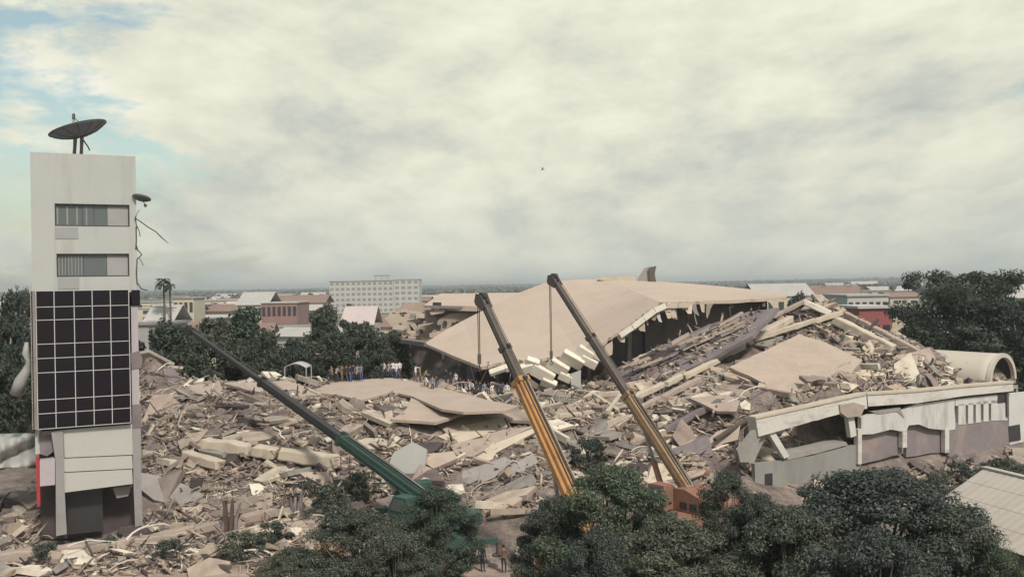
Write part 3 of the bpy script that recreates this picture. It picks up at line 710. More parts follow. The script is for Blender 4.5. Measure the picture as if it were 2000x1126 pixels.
# smaller tan slab high on the right heap
s2 = slab('fallen_roof_sheet', [(1424, 716), (1480, 690), (1560, 652), (1602, 664), (1684, 702), (1664, 728), (1628, 751), (1592, 763), (1532, 773), (1482, 743)], 'slab_tan', 0.3,
          (-0.05, -0.42, 1), 0.3, 85.0, 0.12, 9, fill=True)
tag(s2, 'smaller smooth tan slab tilted on the right heap', 'roof slab')
# grey inclined floor under the big roof
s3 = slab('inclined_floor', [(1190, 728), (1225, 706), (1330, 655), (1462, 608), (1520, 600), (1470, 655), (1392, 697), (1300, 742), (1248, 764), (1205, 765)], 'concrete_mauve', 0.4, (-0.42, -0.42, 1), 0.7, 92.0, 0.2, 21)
tag(s3, 'dark grey floor slab sliding down under the big roof', 'floor slab')
r = random.Random(77)
for k in range(46):
    x = r.uniform(1215, 1410); y = 742 - (x - 1225) * 0.5 + r.uniform(-30, 14)
    mb = MB(); pts, nn = hero_pts([(x, y), (x + (q_ := r.uniform(20, 60)), y - q_ * r.uniform(0.38, 0.55))], (-0.42, -0.42, 1), 0.85, 92.0)
    mb.bar(pts[0], pts[1], r.uniform(0.12, 0.45), r.uniform(0.1, 0.35)); mb.build('floor_joist', r.choice(['concrete_mauve', 'concrete_pink', 'concrete_grey', 'shade_debris', 'slab_tan']), s3)
# long cream beam, broken in four, and other beams that can be picked out
def beam(name, pa, pb, wpx, mat, label, pieces=1, lift=0.45, Ya=None, Yb=None, deep=1.2, seed=0):
    r = random.Random(seed); root = empty(name); tag(root, label, 'beam')
    a = P(*pa, Ya) if Ya else hit(*pa) + Vector((0, -0.3, lift)); b = P(*pb, Yb) if Yb else hit(*pb) + Vector((0, -0.3, lift))
    wm = wpx * (a.y + b.y) / 2 / F_PX
    cuts = [0] + sorted(r.uniform(0.15, 0.85) for _ in range(pieces - 1)) + [1]
    if pieces == 3: cuts = [0, 0.38, 0.58, 1]
    for i in range(pieces):
        q0 = a.lerp(b, cuts[i] + (0.006 if i else 0)); q1 = a.lerp(b, cuts[i + 1])
        j = Vector((r.uniform(-.06, .06), r.uniform(-.1, .1), r.uniform(-.1, .1))) * (1 if pieces > 1 else 0)
        mb = MB(); d = (q1 - q0).normalized(); sd_ = d.cross(Vector((0, 0, 1))).normalized(); up_ = sd_.cross(d); nr_ = max(4, int((q1 - q0).length / 0.7)); vs_ = []
        for a_ in range(nr_ + 1):
            p_ = (q0 + j).lerp(q1 - j, a_ / nr_); kx = wm * deep / 2 * r.uniform(0.86, 1.06); kz = wm / 2 * r.uniform(0.84, 1.06)
            for e_, f_ in ((-1, -1), (1, -1), (1, 1), (-1, 1)): vs_.append(p_ + sd_ * e_ * kx * r.uniform(0.88, 1.05) + up_ * f_ * kz * r.uniform(0.85, 1.06) + d * (r.uniform(-.35, .35) * wm if a_ in (0, nr_) else 0))
        mb.add(vs_, [(3, 2, 1, 0), tuple(nr_ * 4 + t_ for t_ in range(4))] + [(a_ * 4 + t_, a_ * 4 + (t_ + 1) % 4, a_ * 4 + 4 + (t_ + 1) % 4, a_ * 4 + 4 + t_) for a_ in range(nr_) for t_ in range(4)])
        o = mb.build('beam_piece', mat, root)
        bv = o.modifiers.new('worn', 'BEVEL'); bv.width = wm * 0.14; bv.segments = 2
        rb = MB()
        for s in range(3):
            d = (q1 - q0).normalized(); st = q1 + Vector((0, 0, (s - 1) * wm * 0.25))
            rb.tube([st - d * 0.1, st + d * r.uniform(0.2, 0.6) + Vector((0, 0, r.uniform(-.2, .2)))], 0.02, 4)
        rb.build('rebar', 'steel_dark', o)
    settle(root, (a + b) / 2); return root
beam('fallen_beam', (398, 881), (655, 917), 25, 'cream', 'long cream beam broken in three lying across the left heap', 3, 0.7, seed=1)
beam('fallen_beam', (364, 899), (432, 919), 20, 'cream', 'short cream beam left of and below the long cream beam', 1, 0.5, seed=2)
beam('fallen_beam', (-20, 1096), (345, 1055), 22, 'concrete_pink', 'long flat beam on the ground in front of the tower', 2, 0.25, seed=3)
beam('fallen_beam', (300, 1056), (545, 1005), 20, 'concrete_pink', 'pale beam on the ground below the brown column stump', 2, 0.25, seed=4)
beam('fallen_beam', (1395, 703), (1545, 622), 16, 'cream', 'lower cream beam running up the right heap crest', 3, 0.5, 91, 95, seed=5)
beam('fallen_beam', (1470, 662), (1640, 612), 11, 'cream', 'thin cream beam below the top of the right heap', 2, 0.5, 92.5, 94.5, seed=6)
beam('fallen_beam', (1400, 672), (1582, 583), 9, 'concrete_pink', 'upper beam along the skyline of the right heap', 2, 0.5, 95.5, 97.5, seed=7)
beam('fallen_beam', (1572, 590), (1622, 612), 14, 'white_block', 'short white beam just under the heap top', 1, 0.5, 95.5, 95, seed=8)
beam('fallen_beam', (1634, 626), (1745, 682), 20, 'cream', 'broad cream beam sloping right from the heap top', 1, 0.6, 93.5, 89.5, seed=9)
beam('fallen_beam', (1650, 612), (1802, 692), 13, 'concrete_pink', 'long beam sloping down towards the barrel vault', 2, 0.6, 95, 89, seed=10)
beam('fallen_beam', (1228, 790), (1400, 715), 12, 'cream', 'cream beam rising right from the yellow boom joint', 3, 0.5, seed=11)
beam('fallen_beam', (1235, 812), (1370, 745), 11, 'concrete_pink', 'pink beam parallel below the cream beam at the yellow boom', 1, 0.4, seed=12)
beam('fallen_beam', (1090, 822), (1225, 800), 9, 'cream', 'thin pale beam between the orange and yellow booms', 2, 0.4, seed=13)
beam('fallen_beam', (1160, 780), (1205, 812), 8, 'cream', 'short pale strut crossing between the two right booms', 1, 0.5, seed=14)
beam('fallen_beam', (1185, 818), (1212, 782), 7, 'cream', 'short pale strut leaning right between the two right booms', 1, 0.6, seed=15)
beam('fallen_beam', (1300, 850), (1402, 795), 14, 'concrete_mauve', 'dark beam above the smooth dark grey panel', 1, 0.5, seed=16)
beam('fallen_beam', (1395, 880), (1470, 832), 7, 'steel_dark', 'thin dark pole leaning beside the annex beam end', 1, 0.9, seed=17)

# talus: no cliffs at slab edges, then clear the slabs again
bl = ZZ.copy()
for _ in range(50):
    bl[1:-1, 1:-1] = (bl[:-2, 1:-1] + bl[2:, 1:-1] + bl[1:-1, :-2] + bl[1:-1, 2:] + bl[1:-1, 1:-1] * 2) / 6
ZZ[:] = np.where(ZZ < bl - 0.15, bl - 0.15, ZZ)
for m, zs in BEDS: ZZ[m] = np.minimum(ZZ, zs)[m]
me = np_mesh('rubble_mound', np.stack([XX.ravel(), YY.ravel(), ZZ.ravel()], 1), grid_faces(GNX, GNY), 'mound')
tag(link(bpy.data.objects.new('rubble_mound', me)), kind='structure')
# ------------------------------------------------------------------ the big fallen roof
roof = empty('roof_wreckage'); tag(roof, 'huge smooth tan roof slab tilted over the dark void', 'collapsed roof')
Fp = [(834, 672, 107), (885, 694, 101), (940, 716, 95), (1010, 704, 93.5), (1075, 700, 92.5), (1130, 690, 92), (1180, 668, 92), (1240, 628, 92.5), (1290, 590, 93.5), (1345, 589, 95), (1430, 586, 97), (1536, 580, 99)]
Bp = [(832, 668, 108), (868, 645, 111), (905, 625, 114), (960, 597, 116), (1010, 573, 118), (1042, 560, 119), (1072, 549, 120), (1120, 546, 120), (1180, 544, 120), (1280, 548, 119), (1400, 558, 116), (1537, 572, 112)]
Fp = [P(*p) for p in Fp]; Bp = [P(*p) for p in Bp]
def resample(pts, n):
    d = [0]
    for a, b in zip(pts, pts[1:]): d.append(d[-1] + (b - a).length)
    out = []
    for k in range(n):
        s = d[-1] * k / (n - 1); i = max(0, min(len(pts) - 2, int(np.searchsorted(d, s)) - 1))
        out.append(pts[i].lerp(pts[i + 1], (s - d[i]) / max(1e-6, d[i + 1] - d[i])))
    return out
def up_param(pts, n):            # equal steps per listed station, so front and back stations pair up
    out = []
    for k in range(n):
        s = (len(pts) - 1) * k / (n - 1); i = min(len(pts) - 2, int(s)); out.append(pts[i].lerp(pts[i + 1], s - i))
    return out
NU, NV = 133, 26
fr, bk = up_param(Fp, NU), up_param(Bp, NU)
r = random.Random(5)
vt = []
for j in range(NV):
    for i in range(NU):
        q = fr[i].lerp(bk[i], j / (NV - 1))
        q = q + Vector((0, 0, 0.03 * noise.noise(Vector((q.x * 0.18, q.y * 0.18, 0.0)))))
        if j == 0 and i > 26: q += (bk[i] - fr[i]).normalized() * (0.7 * abs(noise.noise(Vector((i * 0.37, 7.1, 0)))) + 0.5 * abs(noise.noise(Vector((i * 0.11, 3.1, 0)))) + r.uniform(-0.2, 0.25)) * (1.0 if i < 105 else 0.7)
        vt.append(q)
vb = [q - Vector((0, 0, 0.32)) for q in vt]
top = grid_faces(NU, NV); n0 = NU * NV
ring = [i for i in range(NU)] + [j * NU + NU - 1 for j in range(1, NV)] + [(NV - 1) * NU + i for i in range(NU - 2, -1, -1)] + [j * NU for j in range(NV - 2, 0, -1)]
faces = [tuple(f) for f in top] + [tuple(int(x) + n0 for x in f[::-1]) for f in top] + [(ring[k], ring[k] + n0, ring[(k + 1) % len(ring)] + n0, ring[(k + 1) % len(ring)]) for k in range(len(ring))]
mb = MB(); mb.add(vt + vb, faces); deck = mb.build('roof_deck', 'roof_tan', roof)
# ribs under the deck, running from front to back
for i in range(8, NU - 2, 7):
    mb = MB(); a, b = fr[i].lerp(bk[i], 0.03) - Vector((0, 0, 0.62)), fr[i].lerp(bk[i], 0.97) - Vector((0, 0, 0.62))
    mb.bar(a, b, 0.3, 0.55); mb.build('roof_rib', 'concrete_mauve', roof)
# pale edge beam hanging along the right hand break
for i in range(78, 104, 5):
    q0, q1 = fr[i] + Vector((0, -0.25, -0.35)), fr[min(i + 5, NU - 1)] + Vector((0, -0.25, -0.35))
    mb = MB(); mb.bar(q0, q1 + (q0 - q1) * 0.03, 0.35, 0.5); mb.build('edge_beam', 'white_block' if i < 98 else 'cream', roof)
# ceiling blocks dangling from the torn front edge
blocks = [(1060, 730, 46, 24, -30), (1090, 716, 42, 22, -32), (1118, 702, 46, 24, -30), (1142, 690, 34, 22, -32), (1160, 680, 30, 20, -35), (1072, 748, 30, 18, -25),
          (1150, 706, 34, 18, -28), (1026, 720, 34, 18, 15), (1040, 708, 26, 18, -20), (1104, 736, 26, 16, -25), (1000, 716, 30, 12, 14), (975, 722, 40, 9, 18), (1168, 694, 26, 14, -30)]
for k, (x, y, ww, hh, an) in enumerate(blocks):
    c = P(x, y, 91.2); k_ = 91.2 / F_PX; mb = MB()
    M = Matrix.Translation(c) @ Matrix.Rotation(math.radians(-an), 4, 'Y') @ Matrix.Rotation(math.radians(20 + 8 * (k % 3)), 4, 'X')
    mb.box((-ww * k_ / 2, -0.35, -hh * k_ / 2), (ww * k_ / 2, 0.35, hh * k_ / 2), M); o = mb.build('ceiling_block', 'white_block', roof)
    bv = o.modifiers.new('worn', 'BEVEL'); bv.width = 0.09; bv.segments = 2
for pix in ([(1113, 730), (1135, 722), (1136, 768), (1118, 770)], [(1062, 760), (1078, 756), (1084, 776), (1066, 782)]):
    o = slab('hanging_sheet', pix, 'sheet_grey', 0.08, (0.1, -1, 0.1), 0, 90.8, 0.1, 31, roof)
r = random.Random(18)
for k in range(34):
    i = r.randint(34, 128); q = fr[i] + Vector((0, r.uniform(-.15, .3), -0.3)); ln = r.uniform(0.5, 1.7); wd = r.uniform(0.4, 1.5)
    t_ = (fr[min(i + 2, NU - 1)] - fr[i - 2]).normalized(); dn_ = Vector((r.uniform(-.3, .3), r.uniform(-.4, .2), -1)).normalized()
    pts = rag([q, q + t_ * wd, q + t_ * wd * r.uniform(0.6, 1.0) + dn_ * ln, q + t_ * wd * r.uniform(0.0, 0.4) + dn_ * ln * r.uniform(0.5, 1.0)], 0.5, 0.12, k)
    mb = MB(); mb.prism(pts, (0, 0.07, 0)); mb.build('torn_strip', r.choice(['slab_tan', 'concrete_pink', 'cream', 'concrete_mauve', 'sheet_grey']), roof, tri=True)
# wires and torn strips hanging into the void
r = random.Random(8)
for k in range(16):
    x = r.choice([r.uniform(900, 1010), r.uniform(1040, 1180), r.uniform(1330, 1520)]); y = 705 if x < 1010 else (712 if x < 1200 else 598)
    a = P(x, y, 93 if x < 1200 else 96.5); b = a + Vector((r.uniform(-1, 1), r.uniform(-0.6, 0.2), -r.uniform(0.8, 2.6)))
    mb = MB(); mb.tube([a, a.lerp(b, 0.5) + Vector((r.uniform(-.3, .3), 0, 0)), b], r.uniform(0.025, 0.06), 4); mb.build('hanging_wire', r.choice(['steel_dark', 'sheet_grey']), roof)
# what stands in the void: crooked columns, added shade-coloured walls and collapsed floors
r = random.Random(12)
for k in range(26):
    x = r.uniform(0, 1); i = int(14 + x * 110); q = fr[i].lerp(bk[i], r.uniform(0.12, 0.7)); g = hgt(q.x, q.y)
    if q.z - g < 0.8: continue
    mb = MB(); mb.bar((q.x + r.uniform(-.6, .6), q.y + r.uniform(-.5, .5), g - 0.3), (q.x, q.y, q.z - 0.4), r.uniform(0.3, 0.5), r.uniform(0.3, 0.5)); mb.build('void_column', r.choice(['concrete_mauve', 'shade_debris', 'concrete_grey']), roof)
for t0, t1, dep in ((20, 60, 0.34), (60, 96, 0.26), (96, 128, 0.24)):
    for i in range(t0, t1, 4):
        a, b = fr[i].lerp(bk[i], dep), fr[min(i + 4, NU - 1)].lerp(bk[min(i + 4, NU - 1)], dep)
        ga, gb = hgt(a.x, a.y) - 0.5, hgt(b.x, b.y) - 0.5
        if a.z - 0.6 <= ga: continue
        mb = MB(); mb.prism([(a.x, a.y, ga), (b.x, b.y, gb), (b.x, b.y, b.z - 0.45), (a.x, a.y, a.z - 0.45)], (0, 0.25, 0)); mb.build('void_shade_wall', 'concrete_mauve', roof)  # walls added across the void, its purple shade painted in their colour
settle(roof, (8, 104, 7))
# torn parapet pieces standing on the roof's ridge
fin = empty('parapet_fragment'); tag(fin, 'upright curved parapet fragment on the ridge of the big roof', 'parapet')
mb = MB(); mb.prism([P(x, y, 118) for x, y in [(1243, 552), (1248, 540), (1258, 524), (1266, 521), (1280, 520), (1277, 530), (1279, 548), (1272, 552)]], (0.3, 1.1, 0)); mb.build('fin', 'concrete_grey', fin, tri=True)
mb = MB(); mb.prism([P(x, y, 117.6) for x, y in [(1267, 523), (1281, 519), (1278, 536), (1281, 549), (1270, 552)]], (0.1, 0.35, 0)); mb.build('fin_edge', 'steel_dark', fin, tri=True)
settle(fin, P(1262, 550, 118))
mb = MB(); mb.prism([P(x, y, 117.5) for x, y in [(1166, 546), (1176, 540), (1240, 539), (1244, 551), (1205, 550)]], (0.2, 1.4, 0))
o = mb.build('parapet_fragment', 'cream', None, tri=True); tag(o, 'long low parapet fragment lying on the ridge of the big roof', 'parapet')
# ------------------------------------------------------------------ annex on the right
A_ = Frame((AX.x, AX.y, 0), (BX.x - AX.x, BX.y - AX.y))
an = A_.root('annex_building'); tag(an, 'low white annex with a sagging fascia and narrow slit windows', 'building')
def ap(name, mat, pix, off, th, parent=an):
    pts = [A_.uz(x, y, off) for x, y in pix]; pts = [Vector((u, -off, z)) for u, z in pts]
    if name in ('fascia_beam', 'white_wall', 'fascia_cap', 'lower_wall', 'sill_wall', 'ledge', 'front_wall', 'beam_end', 'grey_sheet'):
        pts = [Vector((p.x, -off, p.z)) for p in rag(pts, 0.7, 0.09, len(pix) + int(pix[0][0]))]
    mb = MB(); mb.prism(pts, (0, th, 0)); return mb.build(name, mat, parent, tri=True)
ap('fascia_beam', 'annex_fascia', [(1476, 818), (1560, 800), (1640, 782), (1692, 771), (1694, 797), (1640, 808), (1560, 830), (1482, 852)], 0.5, 0.9)
ap('fascia_beam', 'annex_fascia', [(1694, 771), (1790, 765), (1880, 756), (1978, 748), (1980, 763), (1880, 773), (1790, 787), (1696, 793)], 0.5, 0.9)
ap('fascia_cap', 'cream', [(1476, 814), (1560, 796), (1640, 778), (1692, 767), (1692, 771), (1640, 782), (1560, 800), (1476, 818)], 0.58, 0.8)
ap('fascia_cap', 'cream', [(1694, 767), (1790, 761), (1880, 752), (1980, 744), (1980, 748), (1880, 756), (1790, 765), (1694, 771)], 0.58, 0.8)
ap('beam_end', 'concrete_pink', [(1640, 790), (1668, 785), (1690, 792), (1682, 812), (1655, 815), (1642, 805)], 0.62, 0.5)
ap('white_wall', 'annex_white', [(1682, 815), (1700, 808), (1762, 800), (1790, 788), (1865, 779), (1866, 838), (1852, 840), (1815, 836), (1795, 828), (1775, 830), (1770, 842), (1762, 842), (1740, 838), (1705, 847), (1682, 848)], 0.2, 0.35)
ap('hole_edge', 'concrete_grey', [(1700, 803), (1758, 795), (1766, 815), (1752, 803), (1715, 808)], 0.25, 0.3)
# slit windows: piers between dark slots under a lintel
sl = [1866, 1872, 1886, 1891, 1901, 1906, 1916, 1921, 1931, 1936, 1968]
ap('lintel', 'annex_white', [(1866, 779), (1968, 768), (1968, 785), (1866, 792)], 0.2, 0.35)
for k in range(1, len(sl) - 1, 2):
    ap('pier', 'annex_white', [(sl[k], 790 - k), (sl[k + 1], 789 - k), (sl[k + 1], 829 - k), (sl[k], 830 - k)], 0.2, 0.35)
ap('sill_wall', 'annex_mauve', [(1852, 836), (1866, 826), (1900, 822), (1968, 815), (1972, 835), (1970, 882), (1852, 892)], 0.15, 0.35)
ap('slot_back', 'window_dark', [(1860, 775), (1972, 765), (1972, 835), (1860, 845)], -0.35, 0.1)  # dark sheet behind the slits paints the shade of the interior
for x0, x1, y0, y1 in ((1676, 1683.5, 838, 906), (1763, 1771.5, 838, 874), (1846, 1854, 836, 884)):
    ap('column', 'annex_fascia', [(x0, y0), (x1, y0 - 1), (x1, y1 - 1), (x0, y1)], 0.25, 0.4)
ap('lower_wall', 'annex_mauve', [(1684, 838), (1764, 830), (1764, 885), (1684, 905)], -0.25, 0.3)
ap('lower_wall', 'annex_mauve', [(1770, 826), (1848, 822), (1848, 882), (1770, 892)], -0.25, 0.3)
ap('opening', 'window_dark', [(1949, 769), (1966, 767), (1966, 785), (1949, 787)], 0.24, 0.05)
ap('opening', 'window_dark', [(1970, 832), (1992, 828), (1994, 858), (1972, 862)], 0.20, 0.05)
ap('end_wall', 'annex_white', [(1969, 768), (2012, 764), (2012, 860), (1972, 868)], 0.1, 0.3)
ap('drain_pipe', 'steel_dark', [(1966, 766), (1970, 765), (1971, 812), (1967, 813)], 0.35, 0.12)
# the open left half: leaning posts, a ledge, a room behind whose shade is painted on its back
ap('leaning_post', 'annex_fascia', [(1500, 843), (1512, 840), (1542, 890), (1532, 895)], 0.3, 0.4)
ap('leaning_post', 'annex_fascia', [(1656, 812), (1668, 810), (1673, 850), (1662, 854)], 0.3, 0.4)
ap('ledge', 'concrete_grey', [(1536, 888), (1600, 874), (1652, 862), (1656, 868), (1600, 884), (1538, 898)], 0.1, 1.5)
ap('room_back', 'shade_debris', [(1470, 830), (1690, 785), (1690, 900), (1470, 935)], -3.5, 0.2)  # back coloured dark for the shade of the open room
ap('front_wall', 'annex_grey', [(1474, 905), (1536, 897), (1600, 885), (1660, 870), (1682, 868), (1682, 990), (1474, 1005)], 0.05, 0.35)
ap('small_window', 'window_dark', [(1494, 925), (1509, 923), (1509, 957), (1494, 959)], 0.08, 0.05)
ap('gusset_wall', 'concrete_grey', [(1474, 850), (1500, 845), (1480, 885), (1474, 900)], 0.0, 0.3)
ap('grey_sheet', 'concrete_grey', [(1440, 878), (1470, 840), (1492, 838), (1474, 880), (1474, 905), (1446, 902)], 0.35, 0.2)
Lw = (BX - AX).length
zr = A_.uz(1800, 772)[1]
mb = MB(); mb.box((7.0, 0.4, zr - 0.5), (Lw + 1, 5, zr - 0.2)); mb.build('roof_slab', 'concrete_grey', an)
mb = MB(); mb.box((Lw + 0.7, 0.4, 0.3), (Lw + 1, 5, zr - 0.55)); mb.build('end_wall', 'annex_grey', an)
mb = MB(); mb.box((7.0, 4.7, 0.3), (Lw + 0.7, 5, zr - 0.55)); mb.build('back_wall', 'annex_grey', an)
# barrel vault beside it
va = empty('barrel_vault'); tag(va, 'cream barrel vault roof with a dark arched end at the right edge', 'vault roof')
c0 = P(1958, 744, 89.0); ax_d = Vector((-0.68, 0.73, 0.02)).normalized()
Lv, Rv = 7.2, 3.4
sidev = Vector((ax_d.y, -ax_d.x, 0)).normalized()
def arch(c, R, thx): return [c + sidev * (R * math.cos(th)) + Vector((0, 0, thx * R * math.sin(th))) for th in np.linspace(0, math.pi, 25)]
def shell(mb, cs, Rs, k=0.78, th=0.16):
    vs = []
    for c, R in zip(cs, Rs): vs += arch(c, R, k) + arch(c, R - th, k)
    n = 25; fs = []
    for s in range(len(cs) - 1):
        o = s * 2 * n; p = o + 2 * n
        for i in range(n - 1):
            fs += [(o + i, o + i + 1, p + i + 1, p + i), (o + n + i + 1, o + n + i, p + n + i, p + n + i + 1)]
        fs += [(o, p, p + n, o + n), (o + n - 1, o + 2 * n - 1, p + 2 * n - 1, p + n - 1)]
    for o in (0, (len(cs) - 1) * 2 * n):
        for i in range(n - 1): fs.append((o + i, o + n + i, o + n + i + 1, o + i + 1))
    mb.add(vs, fs)
mb = MB(); shell(mb, [c0 + ax_d * s for s in np.linspace(0, Lv, 8)], [Rv] * 8); mb.build('vault_shell', 'vault_cream', va, True)
mb = MB(); shell(mb, [c0 - ax_d * 0.12, c0 + ax_d * 0.25], [Rv + 0.06] * 2, th=0.5); mb.build('arch_rim', 'vault_cream', va)
mb = MB(); shell(mb, [c0 + ax_d * s_ for s_ in (0.35, 5.0)], [Rv - 0.17] * 2, th=0.04, k=0.78); mb.build('shade_lining', 'shade_debris', va, True); mb = MB(); n = 25; cb = c0 + ax_d * 3.6; mb.add(arch(cb, Rv - 0.2, 0.78), [tuple(range(n))]); mb.build('vault_shade_wall', 'shade_debris', va)  # dark inner shell and end sheet added to paint the vault's inside shade
mb = MB(); mb.prism([c0 + sidev * (Rv + 0.2) + Vector((0, 0, -0.05)), c0 - sidev * (Rv + 0.2) + Vector((0, 0, -0.05)), c0 - sidev * (Rv + 0.2) + ax_d * Lv + Vector((0, 0, -0.05)), c0 + sidev * (Rv + 0.2) + ax_d * Lv + Vector((0, 0, -0.05))], (0, 0, -0.4)); mb.build('base_slab', 'concrete_grey', va)
for s in (0.6, 3.0, 5.6):
    for e in (-1, 1):
        q = c0 + ax_d * s + sidev * e * (Rv - 0.1); mb = MB(); mb.box((q.x - .2, q.y - .2, 1.0), (q.x + .2, q.y + .2, q.z - 0.455)); mb.build('post', 'concrete_grey', va)
settle(va, c0)

# ------------------------------------------------------------------ rubble pieces
def chunk_mesh(kind, seed):
    r = random.Random(seed); mb = MB()
    if kind == 'slab_fragment':
        n = r.randint(4, 7); pts = []
        for i in range(n):
            th = 2 * math.pi * (i + r.uniform(-.3, .3)) / n; q = r.uniform(0.6, 1.0); pts.append(Vector((0.62 * q * math.cos(th), 0.42 * q * math.sin(th), 0.06 + r.uniform(-.015, .015))))
        mb.prism(pts, (r.uniform(-.03, .03), r.uniform(-.03, .03), -0.12))
    elif kind == 'beam_fragment':
        w = r.uniform(0.08, 0.13); mb.bar((-0.8, 0, 0), (0.8, r.uniform(-.04, .04), r.uniform(-.05, .05)), w, w * r.uniform(0.8, 1.6), w * r.uniform(0.7, 1.1), w)
    else:
        vs = [Vector(((i & 1) * 2 - 1, ((i >> 1) & 1) * 2 - 1, ((i >> 2) & 1) * 2 - 1)) * 0.36 for i in range(8)]
        vs = [Vector((v.x * r.uniform(0.6, 1.25), v.y * r.uniform(0.5, 1.0), v.z * r.uniform(0.35, 0.8))) for v in vs]
        mb.add(vs, [(2, 3, 1, 0), (4, 5, 7, 6), (0, 1, 5, 4), (1, 3, 7, 5), (3, 2, 6, 7), (2, 0, 4, 6)])
    return mb.mesh(kind, tri=True)
PROTO = {m: {k: [] for k in ('slab_fragment', 'beam_fragment', 'concrete_block')} for m in ('rubble', 'rubble_left')}
for m in PROTO:
    for k in PROTO[m]:
        for s in range(7):
            me = chunk_mesh(k, 100 + s * 7); me.materials.append(MATS[m]); PROTO[m][k].append(me)
# plan zones as lists of (x0, x1, y0, y1, weight)
ZONES = {'left': ([(-37, -7, 63, 91)], 'rubble_left'), 'fore': ([(-36, -7, 55, 64)], 'rubble_left'), 'mid': ([(-8, 14, 62, 96)], 'rubble'),
         'right': ([(12, 40, 69, 100)], 'rubble'), 'annex': ([(24, 47, 79, 90)], 'rubble')}
_ff = [A_.o + A_.t * a_ + A_.n * b_ for a_ in (3, Lw + 1) for b_ in (0.9, 8)]
ZONES['foot'] = ([(min(p.x for p in _ff), max(p.x for p in _ff), min(p.y for p in _ff), max(p.y for p in _ff))], 'rubble_left')
clear_polys = []
def pt_in(poly, x, y):
    inside = np.zeros(np.shape(x), bool); n = len(poly)
    for i in range(n):
        x0, y0 = poly[i]; x1, y1 = poly[(i + 1) % n]
        c = ((y0 > y) != (y1 > y)) & (x < (x1 - x0) * (y - y0) / (y1 - y0 + 1e-9) + x0); inside ^= c
    return inside
def hull(pts):
    pts = sorted(set((round(p[0], 3), round(p[1], 3)) for p in pts))
    def half(ps):
        h = []
        for p in ps:
            while len(h) > 1 and (h[-1][0] - h[-2][0]) * (p[1] - h[-2][1]) - (h[-1][1] - h[-2][1]) * (p[0] - h[-2][0]) <= 0: h.pop()
            h.append(p)
        return h[:-1]
    return half(pts) + half(pts[::-1])
n1 = len(SHEET.data.vertices) // 2
SH_XY = [(p.x, p.y) for p in SH_PTS]
for o in (s1b, s2, s3): clear_polys.append(hull([(v.co.x, v.co.y) for v in o.data.vertices]))
tw_c = [(T.o + T.t * a - T.n * b) for a, b in ((uL - 0.2, -0.6), (uR + 0.3, -0.6), (uR + 0.3, D + .3), (uL - 0.2, D + .3))]
clear_polys.append([(p.x, p.y) for p in tw_c])
ann = [(A_.o + A_.t * a - A_.n * b) for a, b in ((-1, -0.8), (Lw + 2, -0.8), (Lw + 2, 0.9), (-1, 0.9))]
clear_polys.append([(p.x, p.y) for p in ann])
def HR(x, y):
    """height of whatever debris comes to rest on: the heap, or the annex roof"""
    x, y = np.asarray(x, float), np.asarray(y, float); h = H(x, y)
    u = (x - A_.o.x) * A_.t.x + (y - A_.o.y) * A_.t.y; v = -((x - A_.o.x) * A_.n.x + (y - A_.o.y) * A_.n.y)
    on = (u > 7.2) & (u < Lw + 0.8) & (v > 0.4) & (v < 5)
    return np.where(on, np.maximum(h, zr - 0.2), h)
def sample(zone, n, rs):
    out = []
    boxes = ZONES[zone][0]
    while len(out) < n:
        x0, x1, y0, y1 = boxes[rs.integers(len(boxes))]
        X, Y = rs.uniform(x0, x1, 4 * n), rs.uniform(y0, y1, 4 * n)
        ok = np.abs(X) < 0.60 * Y
        if zone == 'annex': ok &= ((X - A_.o.x) * -A_.n.x + (Y - A_.o.y) * -A_.n.y) > 0.7
        if zone == 'foot': v_ = (X - A_.o.x) * A_.n.x + (Y - A_.o.y) * A_.n.y; ok &= (v_ > 0.9) & (v_ < 7)
        if zone == 'right': ok &= ~((X > 24) & (Y < 79))
        zs_ = SH_PTS[0].z - ((X - SH_PTS[0].x) * SH_N.x + (Y - SH_PTS[0].y) * SH_N.y) / SH_N.z
        ok &= ~(pt_in(SH_XY, X, Y) & (H(X, Y) > zs_ - 1.1))
        for c in clear_polys: ok &= ~pt_in(c, X, Y)
        out += list(zip(X[ok], Y[ok]))
    return np.array(out[:n])
